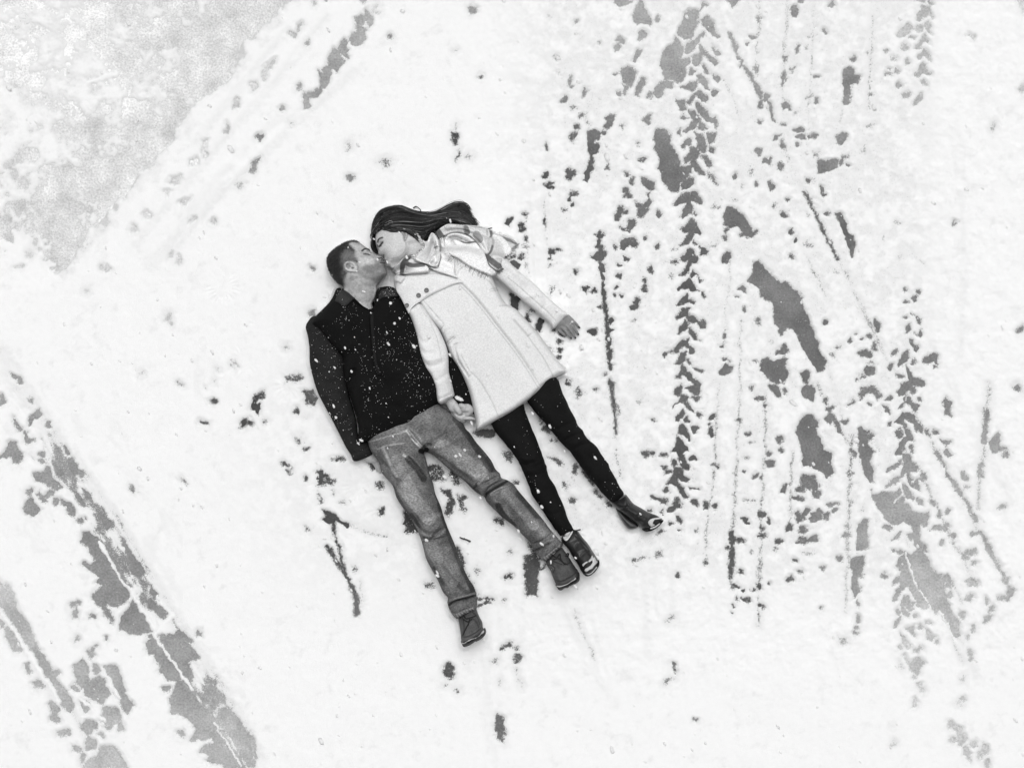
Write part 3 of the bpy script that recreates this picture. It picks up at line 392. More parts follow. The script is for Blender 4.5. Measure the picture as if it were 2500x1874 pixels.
# upper-left: broad wet area, mottled
ax, ay, bx, by = 705, -10, 135, 665
ex, ey = (bx - ax), (by - ay); L = math.hypot(ex, ey)
side = ((GX - ax) * ey - (GY - ay) * ex) / L * -1          # >0 towards the upper-left corner
along = ((GX - ax) * ex + (GY - ay) * ey) / L
edge_j = 22 * fbm(GX, GY, 110, 21, 3, .6) + 26 * fbm(GX, GY, 38, 23, 4, .6)
dd = side + edge_j
mot = (fbm(GX + 900, GY + 400, 70, 25, 5, .72) + .55 * fbm(GX + 70, GY + 40, 30, 29, 4, .7)) * 1.45
thr = np.interp(dd, [0, 60, 150, 260, 420, 600, 900], [-.58, -.32, -.03, .12, .21, .27, .34])
v = (thr - mot) * 1.0
v = np.where(dd < 0, -dd / 11, np.maximum(v * 1.6, -dd / 9))
v = v + 30 * np.clip((along - L + 10 + 75 * fbm(GX, GY, 70, 97, 4, .6)) / 60, 0, 1) + 30 * smooth01((-along - 25) / 400)
SN = np.minimum(SN, np.clip(v, -1, 1)); THN = np.minimum(THN, np.clip(.1 + v * .8, 0, 1))
MID = fbm(GX, GY, 60, 80, 4, .6) * 1.5
def box(P, m):
    i0, i1 = np.searchsorted(gx, [P[:, 0].min() - m, P[:, 0].max() + m]); j0, j1 = np.searchsorted(gy, [P[:, 1].min() - m, P[:, 1].max() + m])
    return (slice(j0, j1), slice(i0, i1))
# the snow the most people have walked over is thin and gritty in its hollows
gritty = smooth01((GX - 1180) / 200) * smooth01((2330 - GX) / 120) * smooth01((1560 - GY) / 240)
pock = fbm(GX, GY, 20, 84, 4, .65) * 1.5
gritty = np.maximum(gritty, .72 * np.exp(-(((GX - 900) / 330) ** 2 + ((GY - 1130) / 330) ** 2) ** 2))
THN = np.minimum(THN, 1.0 - gritty * np.clip(.40 + .9 * pock + .45 * MID, 0, .58)); SN = np.minimum(SN, 1 - .35 * gritty * np.clip(.2 + pock, 0, 1))
THN = np.minimum(THN, 1.0 - .50 * (1 - gritty) * np.clip(fbm(GX, GY, 26, 88, 4, .7) * 2.2 - .50, 0, 1))
THN = np.minimum(THN, np.where((dd < 4) & (dd > -70) & (along > -30) & (along < L), np.clip(.18 - dd / 34 + .75 * n1 + .3 * MID, 0, 1), 1))
# long grooves drawn by wheels, and ridges of snow left standing between them
for s_, w_, t_ in (('1779,82 1820,170 1858,243 1896,301 1932,419 1963,469 2005,550 2045,633 2107,758 2160,870 2243,1023 2285,1105 2340,1195 2390,1300 2449,1402', 3.2, .34), ('1760,190 1800,290 1860,420 1960,610 2010,720', 3, .55), ('2016,885 2050,1010 2084,1102 2127,1195 2200,1300 2343,1558 2380,1650', 4, .5),
                   ('1850,0 1850,170 1842,300', 5, .5), ('1920,0 1912,200 1905,420', 5, .45), ('1985,0 1980,160 1972,360 1966,520', 5, .5), ('2132,20 2124,180 2118,280', 6, .42), ('1803,940 1797,1140 1790,1250', 7, .5), ('1757,938 1745,1080 1735,1200 1722,1360', 6, .5), ('1868,960 1862,1140 1856,1400', 6, .45), ('2075,1050 2070,1200 2068,1400', 8, .5),
                   ('1935,1110 1930,1280', 7, .55), ('2400,1000 2402,1080 2392,1160 2386,1240', 8, .35), ('1700,0 1740,130 1790,250 1830,420', 4, .6), ('1460,480 1445,600', 6, .7), ('1400,130 1450,60', 6, .7), ('1600,110 1540,260 1490,380 1440,520', 9, .72), ('1570,60 1500,220 1440,330', 8, .75),
                   ('20,915 120,1050 240,1220 360,1420 470,1590 620,1830', 9, .42), ('60,940 150,1080 270,1240 390,1440 520,1640 640,1850', 5, .4), ('0,1450 90,1590 180,1740 250,1874', 8, .45), ('0,1490 70,1600 150,1740', 5, .45), ('700,80 590,210 480,350', 10, .72), ('620,420 500,500 400,620', 12, .68), ('800,40 690,180 560,330 430,480 330,600', 9, .70), ('860,180 740,290 620,400 500,520 400,650', 9, .66), ('560,440 450,560 370,650', 14, .66), ('0,855 60,950 130,1050', 14, .5), ('1380,1500 1440,1620 1500,1720', 8, .72), ('1180,1500 1190,1700 1200,1874', 12, .78), ('1560,1300 1575,1480 1580,1600', 10, .74), ('1640,1290 1640,1500', 9, .74), ('2140,500 2150,760 2140,1000', 12, .76), ('2330,300 2350,600 2340,900', 14, .8), ('2200,700 2320,940 2470,1230', 10, .72)):
    P = crom(pl('0', s_), 4, False); sl = box(P, 30)
    d, t = line_dist(P, WX[sl] * .6 + GX[sl] * .4 + 3 * n1[sl], WY[sl] * .6 + GY[sl] * .4)
    w_ = w_ * (.55 + .8 * MID[sl])
    m_ = np.clip(t_ - .05 + np.maximum(d - w_, 0) / 30 + .10 * n2[sl], 0, 1) + (.26 * MID[sl] + .12 * n1[sl]) * np.exp(-(d / 16) ** 2)
    THN[sl] = np.minimum(THN[sl], m_); SN[sl] = np.minimum(SN[sl], np.clip(m_ + .12, .16, 1))
for sh_, s_, w_ in (('q', '850,600 920,730 1000,865 1060,950 1130,1030 1165,1100 1230,1205 1300,1310 1350,1410', 20), ('k', '1340,520 1400,620 1500,760 1600,900 1660,985', 15), ('k', '1850,1270 1920,1380 2000,1500 2080,1640', 9), ('k', '0,300 100,440 200,605 300,745 420,925 520,1085', 26), ('q', '1330,1405 1400,1335 1490,1235', 30),
                    ('i', '1245,0 1290,100 1400,280', 7), ('h', '1185,1450 1215,1540 1240,1640', 7), ('i', '1475,300 1560,450 1620,560', 9), ('a', '600,810 760,725 900,665 1000,640', 30), ('k', '590,960 700,1060 800,1150 900,1250', 16), ('k', '870,760 940,900 1040,1060', 12), ('q', '1360,1070 1420,1170 1470,1230', 14)):
    P = crom(pl(sh_, s_), 3, False); sl = box(P, 20); d, t = line_dist(P, WX[sl], WY[sl])
    wv = w_ / 3.5 * (1 + .7 * MID[sl])
    r_ = np.clip(1 - d / wv, 0, 1) * 1.6 - .25 + .3 * HF[sl]
    SN[sl] = np.maximum(SN[sl], np.where(d < wv, r_, -9)); THN[sl] = np.maximum(THN[sl], np.where(d < wv, r_ + .1, -9))

# snow height
inframe = smooth01((200 - np.maximum(np.maximum(-GX, GX - 2500), np.maximum(-GY, GY - 1874))) / 200)
trod = smooth01((GX - 1080) / 260) * smooth01((1760 - GY) / 240)
SN = SN + .05 * n2
crumb = fbm(GX, GY, 5.6, 51, 2, .6)
SN = np.where((SN < -.05) & (crumb > .62) & ((GX > 700) | (GY > 700)), .30, SN)          # crumbs of snow left on the bare asphalt
tl_m = smooth01((dd + 20) / 40) * smooth01((720 - GY) / 60)
thick = (.0085 + .002 * fbm(GX, GY, 150, 33, 3)) * (1 - .45 * tl_m)
top = np.where(SN > 0, np.sign(SN) * np.abs(np.clip(SN, 0, 1)) ** .62, SN * .5)
Z = thick * top
lump = fbm(GX, GY, 26, 41, 3); lump2 = fbm(GX, GY, 70, 45, 3)
Z += np.clip(SN, 0, 1) * ((.0010 + .0040 * trod) * lump + .0020 * lump2 + (.0003 + .0008 * trod) * n2)
# faint wheel ruts and ridges running through the snow
def rut(crop, s, w, a):
    P = crom(pl(crop, s), 3, False); sl = box(P, 5 * w)
    d, t = line_dist(P, GX[sl], GY[sl])
    Z[sl] += np.clip(SN[sl], 0, 1) * (-a * np.exp(-(d / w) ** 2) + .5 * a * np.exp(-((d - 1.7 * w) / w) ** 2))
for sh_, s_, w_, a_ in (('0', '1330,470 1345,700 1355,900', 6, .003), ('0', '1290,500 1300,700', 6, .003), ('0', '1935,0 1905,260 1895,500', 8, .003),
                        ('0', '1985,0 1975,300', 8, .002), ('0', '2130,0 2120,280 2100,700', 9, .003), ('0', '1790,940 1775,1100 1760,1350', 8, .003),
                        ('0', '1690,500 1750,700 1850,900', 8, .002), ('0', '1560,1250 1600,1500', 8, .0025), ('0', '1440,1520 1475,1640', 8, .003),
                        ('0', '1210,1480 1215,1800', 8, .002), ('0', '560,420 460,530 410,640', 12, .0035), ('0', '770,250 640,340 560,430', 14, .003)):
    rut(sh_, s_, w_, a_)
# boot-tread prints pressed into the snow beside the couple
for cx_, cy_, r_, n_ in ((870, 1186, 34, 18), (930, 1238, 36, 16), (784, 1172, 34, 16), (600, 880, 40, 18), (705, 940, 36, 16), (545, 700, 40, 20), (990, 1330, 32, 16), (640, 800, 34, 18)):
    dx, dy = GX - cx_, GY - cy_; rr = np.hypot(dx, dy); th = np.arctan2(dy, dx)
    m = np.exp(-((rr - .72 * r_) / (.3 * r_)) ** 2)
    m = m * smooth01(.5 + fbm(GX, GY, 30, int(cx_) % 40, 2) * 1.6)
    Z -= .0028 * m * (np.cos(th * n_ + .6 * np.sin(3 * th)) > .2) * np.clip(SN, 0, 1)
    Z -= .002 * np.exp(-(rr / r_) ** 4) * np.clip(SN, 0, 1)
Z = np.maximum(Z, -.004)
Z = np.where(inframe > 0, Z, np.maximum(Z, .012))
keep = ~((Z[:-1, :-1] < -.001) & (Z[1:, :-1] < -.001) & (Z[:-1, 1:] < -.001) & (Z[1:, 1:] < -.001))
idx = np.arange(GX.size).reshape(GX.shape)
q = np.stack([idx[1:, :-1], idx[1:, 1:], idx[:-1, 1:], idx[:-1, :-1]], -1)[keep]
used = np.zeros(GX.size, bool); used[q.ravel()] = True
remap = np.cumsum(used) - 1
V = np.column_stack([(GX.ravel() - CX) * S, -(GY.ravel() - CY) * S, Z.ravel()])[used]

def snow_material():
    """white snow; where it lies thin, dark grains of the wet ground below come through"""
    m = bpy.data.materials.new('snow'); m.use_nodes = True
    N, L = m.node_tree.nodes, m.node_tree.links; bs = N['Principled BSDF']
    bs.inputs['Roughness'].default_value = .85; bs.inputs['Specular IOR Level'].default_value = .2
    tc = N.new('ShaderNodeTexCoord')
    def noise(sc, det, ro=.6):
        n = N.new('ShaderNodeTexNoise'); n.inputs['Scale'].default_value = sc; n.inputs['Detail'].default_value = det; n.inputs['Roughness'].default_value = ro
        L.new(tc.outputs['Object'], n.inputs['Vector']); return n.outputs['Fac']
    def math_(op, a, b, cl=False):
        n = N.new('ShaderNodeMath'); n.operation = op; n.use_clamp = cl
        for i, v in enumerate((a, b)):
            if isinstance(v, (int, float)): n.inputs[i].default_value = v
            else: L.new(v, n.inputs[i])
        return n.outputs[0]
    th = N.new('ShaderNodeAttribute'); th.attribute_name = 'thin'; un = N.new('ShaderNodeAttribute'); un.attribute_name = 'under'
    g = noise(190, 3, .75)
    v = math_('ADD', math_('MULTIPLY', th.outputs['Fac'], 1.25), math_('MULTIPLY', math_('SUBTRACT', g, .5), 1.7))
    mr = N.new('ShaderNodeMapRange'); mr.interpolation_type = 'SMOOTHSTEP'; mr.inputs['From Min'].default_value = .0; mr.inputs['From Max'].default_value = .42
    L.new(v, mr.inputs[0])
    white = math_('MULTIPLY', math_('ADD', .885, math_('MULTIPLY', noise(60, 4), .07)), math_('ADD', .83, math_('MULTIPLY', th.outputs['Fac'], .17)))   # trodden wet snow is greyer
    mx = N.new('ShaderNodeMix'); mx.data_type = 'FLOAT'
    L.new(mr.outputs[0], mx.inputs['Factor']); L.new(un.outputs['Fac'], mx.inputs[2]); L.new(white, mx.inputs[3])
    L.new(mx.outputs[0], bs.inputs['Base Color'])
    bu = N.new('ShaderNodeBump'); bu.inputs['Distance'].default_value = .0016; L.new(noise(230, 4, .65), bu.inputs['Height']); L.new(bu.outputs[0], bs.inputs['Normal'])
    return m
M_SNOW = snow_material()
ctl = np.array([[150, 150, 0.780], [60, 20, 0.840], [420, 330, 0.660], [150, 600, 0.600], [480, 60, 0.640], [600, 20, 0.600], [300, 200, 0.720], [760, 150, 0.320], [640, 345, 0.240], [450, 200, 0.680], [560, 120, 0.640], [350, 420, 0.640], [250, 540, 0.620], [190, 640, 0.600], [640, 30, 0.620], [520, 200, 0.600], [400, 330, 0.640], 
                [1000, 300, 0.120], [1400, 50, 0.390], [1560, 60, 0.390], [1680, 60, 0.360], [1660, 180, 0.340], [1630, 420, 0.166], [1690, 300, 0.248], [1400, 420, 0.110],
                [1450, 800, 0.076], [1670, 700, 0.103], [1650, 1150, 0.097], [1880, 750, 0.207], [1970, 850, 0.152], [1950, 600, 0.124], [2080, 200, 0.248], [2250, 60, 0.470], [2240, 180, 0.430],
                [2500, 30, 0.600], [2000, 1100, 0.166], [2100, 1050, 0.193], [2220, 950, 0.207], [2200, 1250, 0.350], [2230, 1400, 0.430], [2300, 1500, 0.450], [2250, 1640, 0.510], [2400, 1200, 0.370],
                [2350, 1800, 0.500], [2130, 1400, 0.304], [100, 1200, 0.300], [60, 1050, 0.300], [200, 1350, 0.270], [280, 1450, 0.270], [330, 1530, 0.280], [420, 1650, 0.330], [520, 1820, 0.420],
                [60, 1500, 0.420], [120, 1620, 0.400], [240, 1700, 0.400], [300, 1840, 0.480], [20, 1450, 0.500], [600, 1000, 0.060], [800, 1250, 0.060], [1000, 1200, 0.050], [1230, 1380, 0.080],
                [1100, 1650, 0.090], [1220, 1770, 0.160], [1350, 780, 0.040], [1800, 1300, 0.097], [1850, 1420, 0.097], [1300, 500, 0.060], [1100, 340, 0.070], [350, 1400, 0.240], [230, 1250, 0.260]])  # ground tones by place; the pale outer ones have white edge haze painted in
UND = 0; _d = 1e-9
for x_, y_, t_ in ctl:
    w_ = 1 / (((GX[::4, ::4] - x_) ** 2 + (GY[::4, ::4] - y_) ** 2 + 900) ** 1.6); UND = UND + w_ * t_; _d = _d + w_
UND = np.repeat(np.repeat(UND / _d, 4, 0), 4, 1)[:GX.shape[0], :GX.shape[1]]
snow_ob = tag(mesh_obj('snow', V, remap[q], M_SNOW), kind='structure')
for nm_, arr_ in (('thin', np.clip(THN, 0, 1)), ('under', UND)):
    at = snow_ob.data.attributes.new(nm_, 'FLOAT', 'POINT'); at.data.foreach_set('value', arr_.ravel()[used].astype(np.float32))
SNOWZ = Z

# asphalt: dark and wet where people and cars have worn the snow off, paled towards the sides by white haze painted into the tone
ag = np.concatenate([-far[::-1], np.arange(0, 2501, 25), 2500 + far]); bg = np.concatenate([-far[::-1], np.arange(0, 1880, 25), 1880 + far])
AX, AY = np.meshgrid(ag, bg)
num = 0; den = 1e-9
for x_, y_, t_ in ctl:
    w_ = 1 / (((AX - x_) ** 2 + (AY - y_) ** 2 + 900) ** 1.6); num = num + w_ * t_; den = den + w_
ii = np.arange(AX.size).reshape(AX.shape)
qa = np.stack([ii[1:, :-1], ii[1:, 1:], ii[:-1, 1:], ii[:-1, :-1]], -1).reshape(-1, 4)
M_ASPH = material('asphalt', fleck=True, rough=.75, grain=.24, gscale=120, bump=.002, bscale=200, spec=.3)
tag(mesh_obj('ground', np.column_stack([(AX.ravel() - CX) * S, -(AY.ravel() - CY) * S, np.zeros(AX.size)]), qa, M_ASPH, tone=np.clip((num / den) ** 1.0 * (1 + .14 * smooth01((num / den - .3) / .3)), 0, .85).ravel()), kind='structure')  # pale tones lifted further, part of the painted edge haze

# ------------------------------------------------------------------ cloth and bodies: rounded closed forms raised over their outline in image pixels
HX0, HY0, HX1, HY1 = 700, 440, 1660, 1640
HM = np.full((HY1 - HY0, HX1 - HX0), .014)       # height of whatever lies on top so far
GM = np.zeros(HM.shape, np.int8)                 # which garment shows (for settled flakes)

def blur(a, r):
    if r < 1:
        return a
    for ax_ in (0, 1):
        p = np.pad(a, [(r + 1, r) if i == ax_ else (0, 0) for i in (0, 1)], mode='edge')
        c = np.cumsum(p, ax_)
        a = (np.take(c, range(2 * r + 1, c.shape[ax_]), ax_) - np.take(c, range(0, c.shape[ax_] - 2 * r - 1), ax_)) / (2 * r + 1)
    return a

def sampler(A):
    def f(X, Y):
        x = np.clip(X - HX0, 0, A.shape[1] - 1.001); y = np.clip(Y - HY0, 0, A.shape[0] - 1.001)
        xi, yi = x.astype(int), y.astype(int); fx_, fy_ = x - xi, y - yi
        return (A[yi, xi] * (1 - fx_) + A[yi, xi + 1] * fx_) * (1 - fy_) + (A[yi + 1, xi] * (1 - fx_) + A[yi + 1, xi + 1] * fx_) * fy_
    return f

def dilate(a, r):
    for ax_ in (0, 1):
        o = a.copy()
        for k_ in range(1, r + 1):
            o = np.maximum(o, np.roll(a, k_, ax_)); o = np.maximum(o, np.roll(a, -k_, ax_))
        a = o
    return a

def drape(off, r=6):
    f = sampler(blur(blur(dilate(HM, max(2, r // 2)), r), r))
    return lambda X, Y: f(X, Y) + off

def ev(v, X, Y):
    return v(X, Y) if callable(v) else np.full(X.shape, float(v))

def ramp(x0, y0, v0, x1, y1, v1):
    """value running linearly from v0 at one image point to v1 at another"""
    L2 = (x1 - x0) ** 2 + (y1 - y0) ** 2
    return lambda X, Y: v0 + (v1 - v0) * np.clip(((X - x0) * (x1 - x0) + (Y - y0) * (y1 - y0)) / L2, 0, 1)

def relief(out, zc, up, dn=.03, R=40, g=2, strokes=(), bumps=(), regions=(), tone=.5, tstrokes=(), tregions=(), fold=None, tnoise=0, kz=None,
           sm=3, gid=0, pinch=(), seed=3, wob=0):
    P = crom(out, sm) if sm > 1 else np.asarray(out, float)
    if wob:
        P = P + wob * np.column_stack([fbm(P[:, 0], P[:, 1], 14, seed, 2), fbm(P[:, 0] + 99, P[:, 1], 14, seed + 2, 2)])
    x0 = math.floor(P[:, 0].min() / g) * g - 2 * g; x1 = math.ceil(P[:, 0].max() / g) * g + 2 * g
    y0 = math.floor(P[:, 1].min() / g) * g - 2 * g; y1 = math.ceil(P[:, 1].max() / g) * g + 2 * g
    X, Y = np.meshgrid(np.arange(x0, x1 + 1e-6, g, dtype=float), np.arange(y0, y1 + 1e-6, g, dtype=float))
    d, nx, ny = poly_dist(P, X, Y, True)
    ins = d > .3 * g
    near = ~ins
    cell = ins[:-1, :-1] | ins[1:, :-1] | ins[:-1, 1:] | ins[1:, 1:]
    PX = np.where(near, nx, X); PY = np.where(near, ny, Y); d = np.where(near, 0, d)
    zcv = ev(zc, PX, PY)
    e = np.sqrt(1 - (1 - np.clip(d / R, 0, 1)) ** 2)
    for pts, f_, soft in pinch:
        e = e * (1 - (1 - f_) * smooth01(poly_dist(pts, PX, PY) / soft + .5))
    z = zcv + ev(up, PX, PY) * e
    fade = smooth01(d / 7)
    add = np.zeros(X.shape)
    for pts, amp, w in strokes:
        ds, t = line_dist(crom(pts, 3, False), PX, PY)
        add += amp * np.exp(-(ds / w) ** 2) * np.clip(np.minimum(t, 1 - t) * 6 + .35, 0, 1)
    for bx_, by_, rx, ry, a, amp in bumps:
        c, s = math.cos(math.radians(a)), math.sin(math.radians(a))
        u = ((PX - bx_) * c + (PY - by_) * s) / rx; w_ = (-(PX - bx_) * s + (PY - by_) * c) / ry
        add += amp * np.exp(-(u * u + w_ * w_))
    for pts, amp, soft in regions:
        add += amp * smooth01(poly_dist(crom(pts, 3), PX, PY) / soft)
    if fold:
        add += fold[0] * fbm(PX, PY, fold[1], seed + 20, 3, .45)
    z = z + add * fade
    zb = zcv - ev(dn, PX, PY) * e
    zb = np.minimum(zb, z - .001 * (d > 0))
    T = ev(tone, PX, PY)
    for pts, val, w, al in tstrokes:
        ds, t = line_dist(crom(pts, 3, False), PX, PY)
        T = T + (val - T) * al * smooth01((w * .5 - ds) / 2.2 + .5)
    for pts, val, soft, al in tregions:
        T = T + (val - T) * al * smooth01(poly_dist(crom(pts, 3), PX, PY) / soft + .5)
    if tnoise:
        T = T * (1 + tnoise * fbm(PX, PY, 30, seed + 30, 4, .7))
    # height map of what has been laid down
    zz = np.where(ins, z, -1)
    if g > 1:
        zz = np.repeat(np.repeat(zz, int(g), 0), int(g), 1)
    yy, xx = int(y0 - HY0), int(x0 - HX0)
    h_, w_ = zz.shape
    a0, b0 = max(yy, 0), max(xx, 0); a1, b1 = min(yy + h_, HM.shape[0]), min(xx + w_, HM.shape[1])
    if a1 > a0 and b1 > b0:
        sub = zz[a0 - yy:a1 - yy, b0 - xx:b1 - xx]; cur = HM[a0:a1, b0:b1]
        m = sub > cur
        cur[m] = sub[m]; GM[a0:a1, b0:b1][m] = gid
    # mesh
    k = S * (1 - (kz if kz is not None else float(zcv[ins].mean() if ins.any() else .05)) / CAM_H)
    WX_, WY_ = (PX - CX) * k, -(PY - CY) * k
    n = X.size; idx = np.arange(n).reshape(X.shape)
    bidx = np.where(near, idx, idx + n)
    qt = np.stack([idx[1:, :-1], idx[1:, 1:], idx[:-1, 1:], idx[:-1, :-1]], -1)[cell]
    qb = np.stack([bidx[:-1, :-1], bidx[:-1, 1:], bidx[1:, 1:], bidx[1:, :-1]], -1)[cell]
    V = np.vstack([np.column_stack([WX_.ravel(), WY_.ravel(), z.ravel()]), np.column_stack([WX_.ravel(), WY_.ravel(), zb.ravel()])])
    F = np.vstack([qt, qb])
    used = np.zeros(2 * n, bool); used[F.ravel()] = True
    rm = np.cumsum(used) - 1
    return V[used], rm[F], np.concatenate([T.ravel(), T.ravel()])[used]

def tube(P, rad, n=8, tone=.5):
    """round closed tube through 3-D points (metres), radius per point; rounded ends"""
    P = np.asarray(P, float); rad = np.broadcast_to(np.asarray(rad, float), (len(P),)).copy()
    Tn = np.gradient(P, axis=0); Tn /= np.linalg.norm(Tn, axis=1)[:, None] + 1e-12
    e0, e1 = P[0] - Tn[0] * rad[0] * .85, P[-1] + Tn[-1] * rad[-1] * .85
    m0, m1 = P[0] - Tn[0] * rad[0] * .55, P[-1] + Tn[-1] * rad[-1] * .55
    Q = np.vstack([m0, P, m1]); rr = np.concatenate([[rad[0] * .8], rad, [rad[-1] * .8]]); TT = np.vstack([Tn[0], Tn, Tn[-1]])
    up = np.array([0, 0, 1.]); up = np.array([1., 0, 0]) if abs(TT[:, 2]).max() > .95 else up
    U = np.cross(TT, up); U /= np.linalg.norm(U, axis=1)[:, None] + 1e-12; W = np.cross(U, TT)
    th = np.linspace(0, 2 * np.pi, n, endpoint=False)
    rings = Q[:, None] + rr[:, None, None] * (U[:, None] * np.cos(th)[None, :, None] + W[:, None] * np.sin(th)[None, :, None])
    V = np.vstack([rings.reshape(-1, 3), e0, e1]); m = len(Q)
    i = np.arange(m - 1)[:, None] * n; j = np.arange(n)[None]; j2 = (j + 1) % n
    Fq = np.stack([i + j, i + j2, i + n + j2, i + n + j], -1).reshape(-1, 4)
    a, b = m * n, m * n + 1; jj = np.arange(n); jn = (jj + 1) % n
    Ft = np.vstack([np.column_stack([np.full(n, a), jn, jj]), np.column_stack([np.full(n, b), (m - 1) * n + jj, (m - 1) * n + jn])])
    return V, [Fq, Ft], np.full(len(V), tone)

def merge(parts):
    Vs, Q, Tr, To, o = [], [], [], [], 0
    for V, F, T in parts:
        for g_ in (F if isinstance(F, list) else [F]):
            if len(g_):
                (Q if g_.shape[1] == 4 else Tr).append(g_ + o)
        Vs.append(V); To.append(T); o += len(V)
    G = []
    if Q: G.append(np.vstack(Q))
    if Tr: G.append(np.vstack(Tr))
    return np.vstack(Vs), G, np.concatenate(To)

def make(name, parts, mat, parent, smooth=True):
    V, F, T = merge(parts)
    return mesh_obj(name, V, F, mat, parent, T, smooth)

def chain(crop, s, zs, rs, kz=None, n=8, sub=3):
    """round limb through image points with heights (m) and radii (m)"""
    p = pl(crop, s); m = len(p)
    zs = np.broadcast_to(np.asarray(zs, float), (m,)); rs = np.broadcast_to(np.asarray(rs, float), (m,))
    q = crom(np.column_stack([p, zs, rs]), sub, False)
    k = S * (1 - (q[:, 2] if kz is None else kz) / CAM_H)
    return tube(np.column_stack([(q[:, 0] - CX) * k, -(q[:, 1] - CY) * k, q[:, 2]]), np.maximum(q[:, 3], .0005), n)

def empty(name, x, y, z=0.0):
    o = bpy.data.objects.new(name, None); COL.objects.link(o); o.location = wpos(x, y, z); o.empty_display_size = .1
    bpy.context.view_layer.update()
    return o

def button(x, y, z, r, parent, mat, name='button'):
    wx, wy, wz = wpos(x, y, z)
    th = np.linspace(0, 2 * np.pi, 14, endpoint=False)
    prof = [(1.0, -.002), (1.0, .0012), (.86, .0024), (.7, .0014), (.25, .0012)]
    V = [(wx + r * a * math.cos(t), wy + r * a * math.sin(t), wz + h) for a, h in prof for t in th] + [(wx, wy, wz + .0010)]
    n = 14; F = [(i * n + j, i * n + (j + 1) % n, (i + 1) * n + (j + 1) % n, (i + 1) * n + j) for i in range(4) for j in range(n)]
    T = [(4 * n + j, 4 * n + (j + 1) % n, 5 * n) for j in range(n)]
    return mesh_obj(name, np.array(V), [np.array(F), np.array(T)], mat, parent, np.full(len(V), .5))

def voxel_body(name, parts, mat, parent, tone_fn, size=.0029, kz=.1):
    """all limbs, head and hands fused into one continuous skin"""
    V, F, T = merge(parts)
    tmp = mesh_obj('tmp', V, F, None)
    md = tmp.modifiers.new('r', 'REMESH'); md.mode = 'VOXEL'; md.voxel_size = size; md.adaptivity = 0
    m2 = tmp.modifiers.new('s', 'SMOOTH'); m2.factor = .5; m2.iterations = 1
    dg = bpy.context.evaluated_depsgraph_get()
    me = bpy.data.meshes.new_from_object(tmp.evaluated_get(dg))
    bpy.data.objects.remove(tmp)
    me.name = name
    co = np.empty(len(me.vertices) * 3, np.float32); me.vertices.foreach_get('co', co); co = co.reshape(-1, 3)
    k = S * (1 - kz / CAM_H)
    tn = tone_fn(co[:, 0] / k + CX, CY - co[:, 1] / k, co[:, 2])
    at = me.attributes.new('tone', 'FLOAT', 'POINT'); at.data.foreach_set('value', tn.astype(np.float32))
    me.polygons.foreach_set('use_smooth', np.ones(len(me.polygons), bool))
    me.materials.clear(); me.materials.append(mat)
    ob = bpy.data.objects.new(name, me); COL.objects.link(ob); ob.parent = parent
    ob.matrix_parent_inverse = __import__('mathutils').Matrix.Translation(-parent.location)
    return ob

M_SKIN = material('skin', rough=.55, grain=.16, gscale=220, bump=.0004, bscale=500, spec=.4)
M_WOOLBLK = material('black_wool', rough=.95, grain=.5, gscale=420, bump=.0012, bscale=420, spec=.12)
M_DENIM = material('denim', rough=.9, grain=.55, gscale=240, bump=.0010, bscale=300, spec=.15, stretch=(math.radians(-62), .5, 1.0))
M_LEATHER = material('boot_leather', rough=.62, grain=.22, gscale=160, bump=.0008, bscale=260, spec=.3)
M_SHINE = material('smooth_leather', rough=.4, grain=.2, gscale=120, bump=.0007, bscale=180, spec=.35)
M_RUBBER = material('rubber', rough=.75, grain=.15, gscale=200, bump=.0006, spec=.25)
M_COAT = material('pale_wool', rough=.95, grain=.12, gscale=170, bump=.0016, bscale=260, spec=.05)
M_SCARF = material('scarf_wool', rough=1.0, grain=.20, gscale=190, bump=.0018, bscale=260, spec=.0)
M_KNIT = material('black_stretch_cotton', rough=.9, grain=.35, gscale=350, bump=.0006, bscale=380, spec=.12)
M_HAIR = material('hair', rough=.5, grain=.35, gscale=180, spec=.22)
M_BUTTON = material('button_horn', rough=.4, grain=.2, gscale=300, tone=.14)
M_WBUTTON = material('button_pearl', rough=.35, grain=.1, gscale=300, tone=.75)
M_METAL = material('metal', rough=.25, grain=.05, gscale=200, tone=.75, spec=.8)
M_NAIL = material('nail_polish', rough=.2, grain=.05, gscale=200, tone=.01, spec=.6)
M_FLAKE = material('snowflake', rough=.8, grain=.03, gscale=200, tone=.97, translucent=.5)

# ------------------------------------------------------------------ the man
man = empty('person', 1000, 1000)
tag(man, 'person in black wool jacket, jeans and lace-up boots lying on back, face turned up', 'person')

